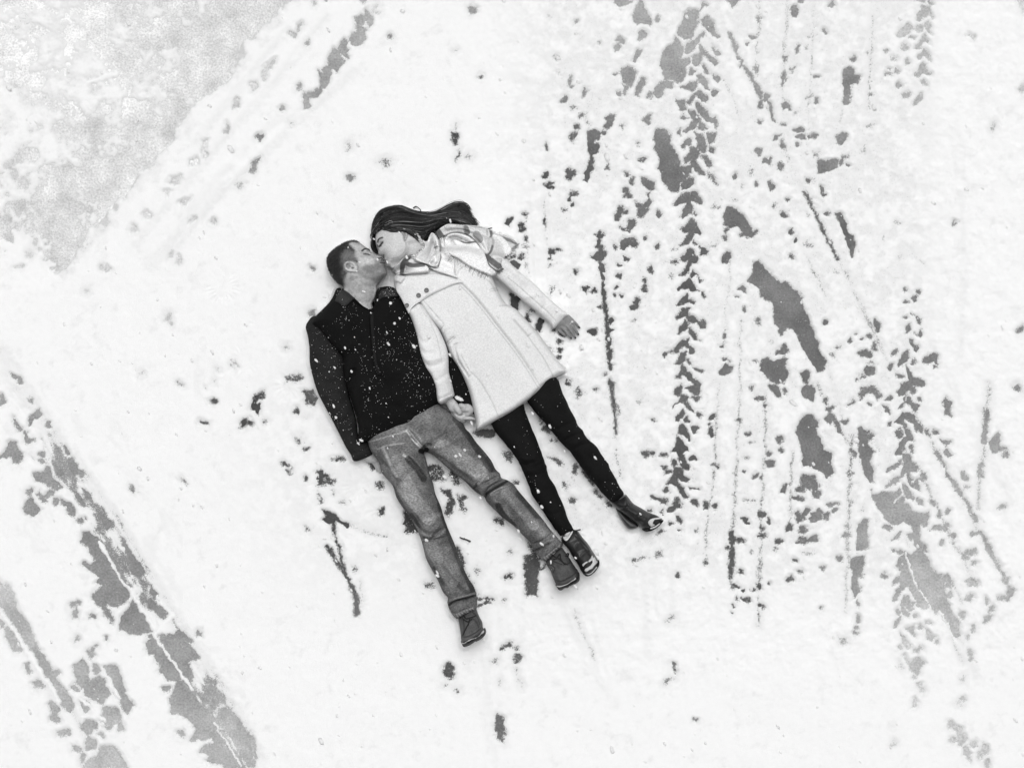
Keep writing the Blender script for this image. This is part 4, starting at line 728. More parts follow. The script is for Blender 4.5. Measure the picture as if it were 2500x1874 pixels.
# jeans first (lowest), then jacket
jean_out = pl('F', """50,215 75,290 120,350 145,430 215,510 240,590 290,670 340,740 385,820 415,900 440,1000 480,1080 520,1150 555,1230 590,1270 585,1300 605,1360 648,1412
 690,1388 740,1362 784,1342 782,1250 762,1190 735,1150 700,1080 660,980 640,920 610,850 585,790 560,720 540,650 505,570 490,500 465,430 440,330 428,285 480,300 540,350 620,420 700,480 760,540 800,570 838,590
 850,620 910,680 960,730 1030,780 1090,840 1140,890 1160,930 1200,990 1242,1024 1270,1005 1310,962 1367,918 1340,875 1290,820 1230,740 1180,680 1110,600 1060,540 1030,500 990,475 950,460 940,430 910,400 880,340 820,265 780,220
 740,160 710,130 690,90 640,50 560,-20 480,-60 380,-40 200,60 90,130""")
def F(s): return pl('F', s)
j_str = [
 (F('770,555 810,500 860,480 935,442'), -.010, 5), (F('790,530 830,455 880,420'), .007, 6), (F('838,588 862,535 905,500 985,476'), -.017, 6), (F('870,600 880,560 920,525 1000,500'), .013, 7),
 (F('850,560 855,610 900,665'), -.008, 5), (F('935,620 920,690 985,740 1040,790'), -.010, 7), (F('985,560 1040,640 1120,740'), .009, 14), (F('1030,790 1010,730 960,640'), .006, 6), (F('900,610 950,640 980,700'), .005, 5),
 (F('1170,900 1220,880 1300,830'), -.009, 5), (F('1180,945 1235,905 1290,880'), -.010, 5), (F('1190,925 1260,890 1320,860'), .008, 5), (F('1210,985 1225,940 1250,925'), -.006, 4),
 (F('405,850 470,870 530,815 590,785'), -.012, 5), (F('360,745 400,795 440,820'), -.010, 5), (F('410,880 480,855 560,835'), .007, 5), (F('430,790 500,800 560,740'), .007, 6), (F('420,905 450,880 540,860 600,850'), -.007, 4), (F('400,690 450,700 520,690'), -.005, 6),
 (F('590,1315 650,1280 700,1270 778,1250'), -.014, 5), (F('590,1290 680,1255 770,1225'), .009, 5), (F('605,1350 640,1300 700,1290'), -.007, 4), (F('700,1150 690,1080 640,960'), -.008, 6), (F('700,1140 735,1160 760,1200'), -.007, 5), (F('560,1010 620,1090 690,1160'), .007, 8),
 (F('160,250 195,330 240,430 300,470'), .008, 7), (F('120,280 140,340 210,400'), -.006, 6), (F('215,430 250,470 260,540'), -.006, 6), (F('330,290 390,350 420,400'), .006, 6), (F('330,330 400,420 450,470'), -.008, 8), (F('430,290 440,400 480,500'), -.006, 6),
 (F('440,240 520,200 600,150'), -.006, 7), (F('450,260 560,240 680,180'), .005, 8), (F('420,250 470,290 560,330'), -.007, 7), (F('640,380 720,420 800,460'), .006, 9), (F('560,330 660,410 740,470'), -.005, 8), (F('540,600 560,690 600,790'), -.005, 7),
 (F('325,140 360,200 410,255'), .006, 3), (F('345,140 385,200 425,250'), -.005, 2.5), (F('460,560 520,640 560,720'), -.005, 8), (F('300,600 380,690 430,740'), .006, 10)]
j_t = [(F('240,330 330,480 400,600'), .20, 20, .4), (F('100,260 190,330 230,420'), .17, 14, .4), (F('860,330 900,400'), .05, 14, .5), (F('540,640 575,740 600,800'), .045, 16, .5), (F('1060,560 1150,680 1240,790'), .07, 12, .5), (F('720,400 790,440 850,430'), .22, 8, .45), (F('770,520 800,480'), .05, 7, .6), (F('350,700 400,780'), .05, 9, .6), (F('430,740 500,720 540,700'), .22, 8, .4), (F('660,1170 700,1210 740,1230'), .06, 9, .5), (F('500,1060 560,1170'), .07, 9, .5), (F('318,138 360,198 412,256'), .42, 3.5, .75), (F('336,140 372,190 420,245'), .34, 2.5, .6), (F('355,135 395,170 420,215'), .22, 2.5, .7), (F('345,175 385,215'), .03, 3, .6), (F('50,218 200,175 318,140'), .3, 3, .4),
       (F('120,262 200,235 300,222'), .24, 3, .5), (F('160,255 200,340 250,440'), .27, 9, .45), (F('300,300 350,340 400,395'), .30, 6, .55), (F('330,330 390,395 430,460'), .045, 16, .6), (F('415,262 450,232 480,228'), .03, 7, .6), (F('410,275 432,283 450,265'), .02, 12, .8),
       (F('480,330 600,440 700,500 790,560'), .06, 16, .5), (F('560,250 680,330 800,420'), .20, 40, .4), (F('300,520 400,640 470,720'), .19, 34, .45), (F('470,900 540,1030 620,1150'), .16, 30, .4), (F('980,560 1080,660 1170,770'), .19, 24, .5), (F('220,520 290,650 340,730'), .06, 12, .5),
       (F('640,60 720,160 800,280 880,400'), .06, 14, .55), (F('520,560 560,700 600,830 650,960 700,1090 760,1210'), .065, 14, .5), (F('700,1070 735,1140 765,1210'), .05, 18, .5), (F('930,640 960,700 1030,775'), .05, 16, .6), (F('800,490 860,450'), .26, 8, .5), (F('890,560 940,530 990,520'), .24, 10, .45),
       (F('430,830 500,850 570,810'), .20, 6, .5), (F('420,860 500,845'), .05, 5, .5), (F('640,1262 770,1235'), .20, 6, .5), (F('595,1318 650,1282 775,1252'), .035, 5, .7), (F('840,590 870,545 990,478'), .035, 6, .7), (F('1180,945 1290,882'), .045, 6, .6),
       (F('1200,760 1250,830 1300,870'), .18, 22, .4), (F('1150,860 1200,900 1240,930'), .15, 18, .4)]
jeans_t = lambda X, Y: .155 + .03 * fbm(X, Y, 50, 3, 4, .6)
k_up = lambda X, Y: .082 - .030 * smooth01((Y - 1180) / 330) + .012 * np.exp(-((X - 1065) ** 2 + (Y - 1275) ** 2) / 900) + .012 * np.exp(-((X - 1205) ** 2 + (Y - 1190) ** 2) / 900)
jeans = make('jeans', [relief(jean_out, .085, k_up, .07, R=32, strokes=[(a_, b_ * 1.9, c_ * .8) for a_, b_, c_ in j_str], tone=jeans_t, tstrokes=[(a_, v_ * (1.6 if v_ > .15 else .55), w_, min(1, l_ * 1.25)) for a_, v_, w_, l_ in j_t], fold=(.006, 34), tnoise=.6, gid=2, kz=.1)], M_DENIM, man)
# turned hems with their puckers
for hs, cs in ((F('600,1360 640,1372 700,1345 776,1322 785,1345 740,1366 690,1390 652,1416 628,1396'), [F('632,1380 645,1408'), F('648,1372 664,1402'), F('664,1366 682,1394'), F('682,1358 700,1384'), F('700,1350 718,1376'), F('718,1344 736,1368'), F('738,1338 754,1360'), F('756,1332 770,1352')]),
               (F('1208,985 1232,992 1275,960 1330,915 1356,892 1370,918 1315,962 1270,1008 1242,1030 1222,1010'), [F('1222,1000 1242,1024'), F('1238,992 1258,1014'), F('1254,980 1272,1002'), F('1270,968 1288,990'), F('1286,956 1304,976'), F('1302,942 1320,962'), F('1318,930 1336,948'), F('1336,916 1352,936')])):
    ts = [(c, .36, 2.2, .8) for c in cs] + [(crom(hs[:5], 2, False), .3, 2.5, .5), (crom(hs[5:], 2, False), .4, 3, .6)]
    make('hem', [relief(hs, drape(.002, 3), .008, .012, R=5, g=1, strokes=[(c, .003, 2) for c in cs], tone=.13, tstrokes=ts, gid=2)], M_DENIM, jeans)

# boots
def G(s): return pl('G', s)
def man_boot(up_s, sole_s, snow_s, tongue, laces, seams, ax0, ax1):
    zf = ramp(ax0[0], ax0[1], .055, ax1[0], ax1[1], .075); hf = ramp(ax0[0], ax0[1], .045, ax1[0], ax1[1], .115)
    b = make('boot', [relief(G(up_s), zf, hf, .055, R=15, strokes=[(G(s_), -.005, 1.6) for s_ in seams] + [(G(tongue), .008, 6)], tone=lambda X, Y: .075 + .03 * fbm(X, Y, 22, 5, 4, .6),
              tstrokes=[(G(s_), .018, 2.4, .7) for s_ in seams], g=1, fold=(.003, 16), gid=3, kz=.12, tnoise=.2)], M_LEATHER, man)
    make('sole', [relief(G(sole_s), .085, .092, .075, R=6, tone=.06, g=1, kz=.15, gid=3, fold=(.002, 8))], M_RUBBER, b)
    make('welt_snow', [relief(G(snow_s), .148, .034, .03, R=3, tone=.93, g=1, kz=.165, wob=2.6, sm=2)], M_FLAKE, b)
    f = sampler(HM)
    for s_ in laces:
        p = crom(G(s_), 4, False); z = f(p[:, 0], p[:, 1]) + .003
        k = S * (1 - .12 / CAM_H)
        make('lace', [tube(np.column_stack([(p[:, 0] - CX) * k, -(p[:, 1] - CY) * k, z]), .0028, 6, .02)], M_RUBBER, b)
    return b
man_boot('195,1185 205,1260 225,1380 235,1480 262,1508 340,1480 440,1428 520,1372 528,1345 510,1328 502,1260 470,1200 440,1135 415,1075 330,1085 250,1130',
         '234,1492 300,1484 400,1434 500,1374 532,1342 548,1372 546,1400 500,1450 424,1490 414,1482 404,1498 330,1540 280,1556 252,1542 240,1512',
         '240,1496 300,1478 325,1462 400,1432 440,1418 500,1372 520,1352 532,1362 500,1388 420,1434 340,1478 290,1492 245,1506', '300,1120 340,1180 380,1250',
         ['262,1150 300,1190 352,1180 420,1160', '270,1200 320,1225 372,1195', '345,1190 330,1250 300,1300 262,1385'], ['235,1170 262,1210 275,1300 262,1380', '300,1190 370,1180 430,1230 460,1290', '245,1410 330,1390 420,1350 500,1300', '380,1120 440,1180 470,1260'],
         (1150, 1500), (1160, 1565))
man_boot('1310,465 1330,540 1372,605 1402,685 1440,770 1470,790 1560,770 1660,722 1728,668 1715,590 1698,570 1640,480 1600,420 1550,348 1510,305 1440,330 1370,390',
         '1438,782 1520,776 1620,736 1700,680 1735,625 1745,660 1744,700 1728,728 1690,756 1640,772 1630,788 1612,784 1596,806 1548,812 1512,838 1472,836 1450,806',
         '1440,780 1500,778 1560,752 1600,726 1640,716 1672,690 1690,668 1702,690 1660,722 1590,748 1540,778 1480,794', '1400,400 1450,470 1500,540',
         ['1395,395 1450,420 1480,380', '1410,440 1470,430 1520,470 1580,500', '1490,380 1500,440 1545,495', '1560,400 1600,420 1608,400 1580,395'], ['1340,520 1390,520 1420,560 1400,610', '1405,470 1480,490 1550,500 1620,480', '1400,690 1500,700 1600,650 1680,600', '1370,440 1400,500'],
         (1350, 1360), (1390, 1430))

# jacket
def E(s): return pl('E', s)
j_tone = .0075
jk_out = E("""280,180 200,270 130,340 110,400 180,450 250,540 320,630 375,680 385,760 395,850 415,940 445,1050 475,1140 505,1250 520,1340 510,1440 600,1432 720,1397 850,1352 950,1326 1010,1300 1100,1230 1180,1150 1225,1095
 1300,1060 1330,900 1300,700 1230,500 1120,350 1000,230 900,130 800,65 690,85 665,180 640,262 560,232 480,160 400,95 330,80""")
tors = lambda X, Y: .115 - .025 * smooth01((Y - 900) / 180)
jacket = make('jacket', [relief(jk_out, .10, tors, .085, R=46, tone=j_tone, gid=1, fold=(.006, 60), kz=.13, tnoise=.3, strokes=[
 (E('365,640 390,690 385,760'), -.025, 9), (E('395,690 440,610 520,530 560,470'), .014, 12), (E('400,690 470,660 520,650'), -.008, 8), (E('505,780 490,850 450,910 415,940'), -.02, 8), (E('430,700 470,780 500,800'), .012, 14),
 (E('445,960 470,1070 505,1180 520,1290'), -.02, 8), (E('560,900 540,1050 560,1200 590,1330'), .012, 14), (E('620,1000 640,1150 660,1300'), -.010, 10), (E('640,300 650,470 662,630 672,760 710,840 760,900'), -.009, 4),
 (E('622,300 632,470 645,630 655,760'), .005, 5), (E('700,850 760,930 800,1050 830,1200'), -.008, 10), (E('700,700 800,760 900,850'), .008, 14), (E('130,345 250,540 340,650'), -.004, 2.5), (E('850,1100 950,1180 1050,1200'), -.008, 9), (E('740,500 850,560 950,700'), -.007, 12), (E('650,220 640,320 700,300 730,230'), .004, 6)])], M_WOOLBLK, man)
make('sleeve', [relief(E("""120,330 75,380 57,430 75,500 90,620 92,740 120,870 160,1000 220,1120 290,1250 350,1370 410,1490 450,1550 477,1608 560,1590 642,1545 628,1490 590,1430 530,1420 512,1350 500,1250 470,1130 440,1040 425,940 410,850 405,760 395,690 350,600 280,490 220,400 170,340"""),
 ramp(780, 800, .085, 870, 1100, .06), .05, .055, R=28, tone=.022, gid=1, fold=(.006, 40), kz=.09, tnoise=.3, strokes=[(E('150,600 230,720 300,780'), .006, 9), (E('200,900 280,930 340,900'), -.007, 8), (E('220,1000 330,1060 400,1040'), .007, 9), (E('330,1250 400,1260 470,1200'), -.007, 7), (E('450,1540 540,1520 620,1470'), -.004, 3)])], M_WOOLBLK, jacket)
make('sleeve', [relief(pl('0', '1000,735 1050,750 1090,800 1125,860 1155,910 1172,960 1170,1000 1150,1014 1110,1012 1088,985 1070,930 1040,870 1005,800'), ramp(1030, 780, .10, 1120, 990, .06), .055, .055, R=30, tone=j_tone, gid=1, fold=(.005, 40), kz=.09)], M_WOOLBLK, jacket)
make('placket', [relief(E('626,262 650,262 662,420 676,600 690,740 722,830 700,840 668,760 648,600 636,430'), drape(.003, 4), .004, .02, R=4, g=1, tone=.016, gid=1, kz=.2, strokes=[(E('640,280 655,480 668,640 690,780'), -.003, 1.2)])], M_WOOLBLK, jacket)
for s_ in ('305,78 282,180 330,205 370,228 402,248 432,222 455,196 470,165 482,138 440,112 400,94 350,74', '692,82 740,64 800,62 850,92 888,124 872,152 805,160 735,168 690,196 655,228 662,160 680,110'):
    make('collar', [relief(E(s_), drape(.008, 5), .010, .02, R=7, g=1, tone=.042, gid=1, kz=.22, fold=(.002, 14))], M_WOOLBLK, jacket)
make('shirt_collar', [relief(E('478,136 545,190 612,178 640,210 655,250 640,300 600,270 540,235 480,180'), drape(.006, 4), .006, .03, R=6, g=1, tone=.008, gid=1, kz=.2)], M_WOOLBLK, jacket)
fz = sampler(HM)
for x_, y_, r_ in ((547, 214, .0062), (806, 216, .0060), (696, 190, .0052), (634, 300, .004)):
    p = E('%d,%d' % (x_, y_))[0]; button(p[0], p[1], float(fz(p[:1], p[1:])[0]) + .003, r_, jacket, M_WBUTTON)

# ---- his head (in profile, cheek up), neck, arms, hands and legs as one skin
def B(s): return pl('B', s)
mh = B("""430,1030 330,970 250,880 190,780 150,680 135,580 145,500 200,420 290,340 380,280 470,230 560,206 640,200 700,220 760,260 800,298 850,332 895,352 912,378 925,408 960,428 1010,446 1065,465 1112,478 1146,490 1158,512 1146,536 1112,556 1120,576 1150,586 1186,600 1176,618 1194,634
 1180,654 1172,672 1190,700 1210,745 1218,785 1208,820 1160,872 1085,945 1042,1000 1032,1045 1036,1100 1022,1170 992,1250 962,1300 930,1380 860,1450 650,1450 480,1300 430,1150""")
skin_m = .46
head_up = lambda X, Y: .074 - .012 * smooth01((Y - 690) / 30)
neck_reg = B('440,1080 520,900 620,830 720,830 800,900 900,960 1010,950 1100,930 1240,1000 1100,1500 400,1500')
ear = B('474,690 482,640 520,606 590,598 660,620 708,668 726,720 722,780 690,806 620,800 550,790 500,760')
hd = relief(mh, .105, head_up, .08, R=54, g=1, kz=.1, gid=4,
    pinch=[(B('905,400 960,425 1146,480 1170,520 1110,570 1050,545 985,500 930,465'), .62, 10), (B('1090,570 1200,590 1210,640 1185,700 1100,680 1060,630'), .88, 10)],
    regions=[(neck_reg, -.010, 13), (ear, .013, 2.5), (B('505,690 520,640 580,625 640,660 660,720 630,750 560,745 520,725'), -.010, 3), (B('560,670 610,690 640,735 690,740 640,700 600,650'), .005, 2)],
    bumps=[(B('870,440')[0][0], B('870,440')[0][1], 11, 7, 25, -.016), (B('860,375')[0][0], B('860,375')[0][1], 11, 4, 20, .006), (B('820,560')[0][0], B('820,560')[0][1], 20, 12, 20, .009), (B('1010,700')[0][0], B('1010,700')[0][1], 14, 10, 0, -.004), (B('1090,525')[0][0], B('1090,525')[0][1], 5, 3.5, 15, .004),
           (B('700,400')[0][0], B('700,400')[0][1], 16, 16, 0, -.004), (B('870,470')[0][0], B('870,470')[0][1], 6, 3.5, 15, .006), (B('1150,635')[0][0], B('1150,635')[0][1], 5, 3, 0, .004)],
    strokes=[(B('1065,530 1100,520 1130,525'), -.006, 1.6), (B('1100,606 1150,612 1190,606'), -.006, 1.4), (B('780,400 830,362 900,368'), .003, 2), (B('985,500 1030,560 1050,620'), -.004, 3), (B('720,760 850,850 1000,880 1120,830 1200,800'), .004, 6), (B('830,470 870,478 915,472'), -.003, 1.3),
             (B('482,690 500,640 560,612 640,628 700,690 712,760'), .004, 2), (B('600,840 780,1000 900,1150 960,1280'), .004, 8)])
hairline = B('430,1060 330,980 240,890 180,790 140,690 125,580 140,490 200,410 290,330 380,270 470,220 560,196 640,192 710,220 690,245 600,240 548,265 560,310 640,375 655,430 650,480 690,560 710,610 640,600 560,592 500,620 470,680 480,760 520,800 480,860 450,950 440,1040')
def man_tone(X, Y, Z):
    T = np.full(X.shape, skin_m)
    def reg(P, v, soft, al=1.0):
        nonlocal T
        T = T + (v - T) * al * smooth01(poly_dist(crom(P, 2), X, Y) / soft + .5)
    def stk(P, v, w, al=1.0):
        nonlocal T
        d_, t_ = line_dist(crom(P, 2, False), X, Y); T = T + (v - T) * al * smooth01((w * .5 - d_) / 1.6 + .5)
    box = (X < 960) & (Y < 780)
    n_ = fbm(X, Y, 5, 2, 3, .7)
    reg(B('700,600 760,700 850,690 960,660 1080,590 1130,570 1200,600 1230,780 1150,890 1020,960 900,900 780,860 700,780'), .24, 9, .85)          # beard shadow
    reg(B('800,700 900,660 1000,660 1090,640 1100,700 1000,800 880,800'), .17, 10, .55)
    reg(B('840,520 960,500 1040,560 960,640 820,620'), .58, 14, .7)
    reg(B('640,400 760,330 850,360 780,420 760,500 680,520'), .50, 10, .6)
    T = np.where(box, T * (1 + .34 * n_), T * (1 + .07 * n_))
    reg(hairline, .040, 12)
    reg(B('500,360 640,400 660,470 690,580 560,590 480,640 420,560 420,440'), .20, 24, .85)                       # faded sides
    reg(B('420,780 520,800 480,900 440,980 400,900'), .24, 12, .7)
    reg(ear, .60, 3, .85); reg(B('510,690 525,650 575,640 600,690 560,740'), .14, 4, .8); reg(B('600,700 640,705 670,720 640,735 610,730'), .03, 2, .8)
    stk(B('785,402 830,362 895,366 915,382'), .03, 4.4, .95); stk(B('822,462 862,456 910,466'), .02, 3.0, .95); stk(B('1062,530 1100,522 1130,515'), .015, 3.2, .95); stk(B('1110,608 1155,614 1192,604'), .02, 3.0, .95)
    stk(B('1115,590 1180,596'), .22, 2.5, .7); stk(B('1130,632 1190,640'), .22, 3, .6); stk(B('980,1070 984,1072'), .03, 1.6, .9)
    return np.clip(T, .01, .7)
parts = [hd,
 chain('0', '880,740 900,800 930,900 970,1020', [.10, .10, .10, .09], [.045, .04, .03, .03], n=12), chain('0', '890,780 830,790 800,870 826,1000 880,1098', [.08, .08, .075, .065, .055], [.035, .030, .028, .026, .020], n=10),
 chain('0', '940,770 1030,790 1080,880 1110,960 1128,1000', [.10, .10, .09, .085, .085], [.035, .035, .032, .026, .02], n=10), chain('0', '955,1040 968,1110 1048,1262 1128,1470 1150,1535', [.08, .08, .08, .07, .08], [.028, .024, .022, .018, .018], n=8),
 chain('0', '1010,1030 1083,1083 1198,1184 1340,1336 1380,1405', [.08, .08, .08, .07, .08], [.028, .024, .022, .018, .018], n=8),
 # right hand tucked by the thigh
 chain('E', '560,1520 620,1570 670,1590', [.05, .04, .035], [.022, .024, .018], n=10), chain('E', '670,1560 730,1600 760,1650', [.04, .035, .03], [.010, .009, .007]), chain('E', '660,1590 720,1640 740,1690', [.035, .03, .026], [.010, .009, .007]), chain('E', '650,1600 700,1660 715,1700', [.032, .03, .024], [.010, .009, .007]),
 chain('E', '645,1600 680,1650 690,1690', [.03, .026, .022], [.009, .008, .006]), chain('E', '650,1540 720,1560 760,1590', [.045, .04, .035], [.011, .010, .008]),
 # left hand, curled round hers
 chain('X', '1560,330 1650,420 1690,500', [.085, .09, .09], [.020, .024, .022], n=10), chain('X', '1690,350 1790,345 1880,410 1885,490 1830,560', [.105, .118, .118, .112, .105], [.0105, .0105, .0100, .0095, .008], n=10), chain('X', '1650,450 1760,430 1840,470 1800,560 1720,590', [.108, .122, .118, .115, .11], [.010, .0100, .0095, .009, .008], n=10),
 chain('X', '1640,540 1760,560 1860,560 1930,590', [.095, .10, .096, .085], [.010, .0095, .009, .007], n=10), chain('X', '1620,590 1720,640 1800,690', [.09, .09, .085], [.0095, .009, .007], n=10), chain('X', '1570,360 1590,330 1660,335 1690,380', [.10, .112, .115, .11], [.011, .0105, .010, .008], n=10)]
body = voxel_body('body', parts, M_SKIN, man, man_tone)

# close-cropped hair: a fuzz of short bristles over the scalp
fs = sampler(HM); bl = []
hp = crom(hairline, 2)
r2 = np.random.default_rng(5)
cand = np.column_stack([r2.uniform(795, 885, 26000), r2.uniform(584, 706, 26000)])
dh = poly_dist(hp, cand[:, 0], cand[:, 1]); dm = poly_dist(crom(mh, 3), cand[:, 0], cand[:, 1])
c0 = B('430,640')[0]
side = poly_dist(B('500,330 660,400 680,470 700,590 560,590 470,680 480,800 440,940 400,800 380,640 400,440'), cand[:, 0], cand[:, 1])
ok = (dh + r2.normal(0, 2.5, len(dh)) > 1) & (dm > .5) & (r2.random(len(dh)) > .8 * smooth01(side / 14 + .4))
cand = cand[ok][:9000]; nb = len(cand)
k = S * (1 - .1 / CAM_H)
base = np.column_stack([(cand[:, 0] - CX) * k, -(cand[:, 1] - CY) * k, fs(cand[:, 0], cand[:, 1]) - .001])
cen = np.array([(c0[0] - CX) * k, -(c0[1] - CY) * k, .09])
dirn = base - cen; dirn /= np.linalg.norm(dirn, axis=1)[:, None]
dirn += r2.normal(0, .45, (nb, 3)); dirn /= np.linalg.norm(dirn, axis=1)[:, None]
ln = r2.uniform(.004, .0075, nb)[:, None]
sd = np.cross(dirn, r2.normal(0, 1, (nb, 3))); sd /= np.linalg.norm(sd, axis=1)[:, None]; sd *= .0007
sd2 = np.cross(dirn, sd / .0007) * .0007
V = np.concatenate([base + sd, base - .5 * sd + .85 * sd2, base - .5 * sd - .85 * sd2, base + dirn * ln]); i = np.arange(nb)
Ft = np.concatenate([np.column_stack([i, i + nb, i + 3 * nb]), np.column_stack([i + nb, i + 2 * nb, i + 3 * nb]), np.column_stack([i + 2 * nb, i, i + 3 * nb])])
mesh_obj('hair', V, Ft, M_HAIR, man, np.tile(r2.uniform(.015, .11, nb), 4), False)

# ------------------------------------------------------------------ the woman
woman = empty('person', 1200, 950)
tag(woman, 'person in pale wool coat and plaid scarf with long dark hair, kissing from the right', 'person')
def A(s): return pl('A', s)
def C(s): return pl('C', s)
def D(s): return pl('D', s)
def H(s): return pl('H', s)
def X_(s): return pl('X', s)

# leggings
def leg(s, zc, up, strokes):
    return relief(H(s), zc, up, .055, R=24, tone=.0085, gid=5, fold=(.005, 26), kz=.09, strokes=strokes, tnoise=.3, wob=1.6)
leggings = make('leggings', [
 leg('20,330 70,440 110,510 170,580 230,660 262,705 272,722 296,765 320,830 350,900 380,980 430,1060 490,1150 540,1220 590,1292 612,1302 655,1282 698,1258 700,1240 660,1170 630,1080 600,1010 560,920 520,850 497,795 494,760 480,735 470,700 440,620 410,540 370,440 330,340 290,230 150,200', ramp(1250, 1000, .085, 1380, 1300, .06), .055,
     [(H('265,715 330,740 400,720'), -.008, 4), (H('290,770 370,790 440,760 490,740'), .009, 5), (H('320,830 400,830 480,800'), -.008, 4), (H('270,690 340,700 420,690'), .006, 4), (H('460,1100 540,1130 620,1090'), -.005, 5), (H('300,740 380,760 470,730'), -.006, 3)]),
 leg('300,180 340,250 380,310 440,380 500,450 560,520 620,590 670,635 710,690 750,750 800,820 860,890 920,960 970,1010 1012,1047 1060,1020 1102,978 1070,930 1040,870 1000,800 960,720 900,630 860,585 830,560 795,520 775,480 740,440 712,380 670,300 620,190 560,60 420,30', ramp(1360, 950, .085, 1500, 1220, .055), .055,
     [(H('620,560 700,520 780,490'), -.008, 4), (H('640,600 740,560 820,540'), .009, 5), (H('660,640 750,600 840,570'), -.008, 4), (H('560,480 640,440 720,390'), -.006, 5), (H('880,900 950,880 1030,870'), -.005, 5)])], M_KNIT, woman)

# ankle boots
def wboot(outs, zc, up, dn, R, tone, tst, strokes, kz, gidn=3, regions=()):
    return [relief(o, zc, up, dn, R=R, g=1, tone=tone, tstrokes=tst, strokes=strokes, fold=(.003, 18), gid=gidn, kz=kz, tnoise=.25, regions=regions) for o in outs]
br = make('boot', wboot([G('1508,200 1530,250 1600,330 1640,400 1720,520 1760,600 1795,640 1850,640 1925,595 1975,520 1980,480 1955,425 1900,340 1850,260 1780,180 1730,110 1690,84 1640,86 1590,150 1530,165')], ramp(1400, 1320, .055, 1440, 1400, .07), ramp(1400, 1320, .045, 1440, 1400, .12), .05, 18, .022,
     [(G('1560,330 1650,480 1730,570'), .006, 14, .8), (G('1530,260 1620,370 1700,500'), .006, 12, .8), (G('1690,300 1720,260'), .02, 5, .5), (G('1640,100 1740,200 1830,320 1900,420'), .015, 6, .6), (G('1650,170 1740,330 1830,440'), .06, 18, .35)], [(G('1690,310 1700,260 1740,240'), -.006, 3), (G('1740,400 1800,350 1860,340'), -.005, 3), (G('1640,95 1740,200 1860,330'), -.004, 2), (G('1680,340 1760,310 1820,300'), .006, 5)], .12), M_SHINE, woman)
make('sole', [relief(G('1770,600 1800,636 1850,636 1920,592 1972,520 1982,470 1994,480 1986,530 1930,608 1860,656 1810,656 1780,628'), .085, .085, .07, R=4, g=1, tone=.03, kz=.15)], M_RUBBER, br)
make('sock', [relief(G('1522,160 1580,140 1642,82 1650,100 1600,180 1568,206 1545,200'), drape(.008, 3), .012, .03, R=6, g=1, tone=.72, kz=.1, sm=2)], M_SCARF, br)
make('pull_tab', [relief(G('1652,62 1680,72 1720,66 1748,60 1750,76 1718,84 1690,88 1662,84'), .07, .01, .02, R=3, g=1, tone=.05, kz=.09)], M_LEATHER, br)
bl_ = make('boot', wboot([H('1000,1040 1060,1010 1106,980 1130,1000 1170,1050 1230,1085 1290,1120 1350,1142 1388,1166 1394,1180 1358,1216 1308,1248 1268,1254 1236,1244 1196,1210 1140,1170 1080,1120 1030,1080')], ramp(1500, 1220, .06, 1610, 1280, .055), .05, .05, 22, .022,
     [(H('1040,1050 1120,1120 1210,1200'), .012, 9, .7), (H('1130,1030 1200,1090 1280,1140'), .07, 12, .4), (H('1105,1060 1180,1140 1240,1200'), .012, 8, .5), (H('1062,1012 1104,984'), .4, 2.5, .7)], [(H('1060,1100 1120,1070 1160,1060'), -.005, 4), (H('1180,1170 1230,1120'), -.005, 5), (H('1225,1190 1280,1140'), .005, 5)], .08), M_SHINE, woman)
make('heel', [relief(H('1032,1080 1078,1118 1140,1172 1204,1216 1200,1236 1170,1248 1130,1246 1088,1198 1050,1130'), .035, .035, .03, R=9, g=1, tone=.035, kz=.05, tstrokes=[(H('1060,1120 1110,1180 1190,1225'), .12, 3, .5)])], M_SHINE, bl_)
make('sole', [relief(H('1240,1246 1268,1256 1308,1250 1360,1218 1398,1178 1402,1186 1364,1228 1312,1260 1268,1268 1244,1258'), .05, .04, .03, R=3, g=1, tone=.03, kz=.07)], M_RUBBER, bl_)

# her body: face in profile, neck, arms, hands, legs
wh = B("""1010,120 1003,200 1018,262 1036,312 1052,352 1062,385 1058,418 1068,446 1100,468 1150,476 1170,490 1176,512 1166,540 1180,556 1200,566 1194,588 1206,602 1196,622 1206,642 1232,660 1268,672 1296,702 1330,706 1420,660 1520,640 1640,620 1760,560 1860,420 1870,260 1800,60 1700,-120 1560,-280 1380,-360 1200,-330 1080,-220 1020,-60""")
jaw = B('1560,250 1575,330 1560,410 1500,490 1420,530 1320,548 1250,600 1300,760 1450,760 1700,680 1900,500 1900,200 1700,200')
wear = B('1470,60 1490,20 1540,0 1590,20 1612,70 1606,150 1586,210 1556,250 1536,220 1522,150 1500,100')
whead = relief(wh, .125, .068, .08, R=52, g=1, kz=.12, gid=4,
    pinch=[(B('1040,330 1062,380 1060,440 1150,478 1176,500 1150,530 1110,480 1090,400'), .72, 9)],
    regions=[(jaw, -.011, 10), (wear, .011, 2.5), (B('1520,90 1560,70 1585,110 1570,180 1545,190'), -.007, 3)],
    bumps=[(B('1105,280')[0][0], B('1105,280')[0][1], 8, 7, 0, -.011), (B('1120,285')[0][0], B('1120,285')[0][1], 4, 3.5, 0, .006), (B('1110,190')[0][0], B('1110,190')[0][1], 8, 3, -30, .004), (B('1330,420')[0][0], B('1330,420')[0][1], 20, 16, 0, .006), (B('1250,640')[0][0], B('1250,640')[0][1], 7, 6, 0, .005), (B('1200,520')[0][0], B('1200,520')[0][1], 5, 5, 0, -.004)],
    strokes=[(B('1110,480 1150,500 1166,520'), -.005, 1.8), (B('1160,480 1165,520'), .003, 2), (B('1192,590 1230,586 1245,580'), -.004, 1.5), (B('1150,540 1200,545 1240,570'), -.003, 3), (B('1250,612 1230,640'), -.003, 3)])
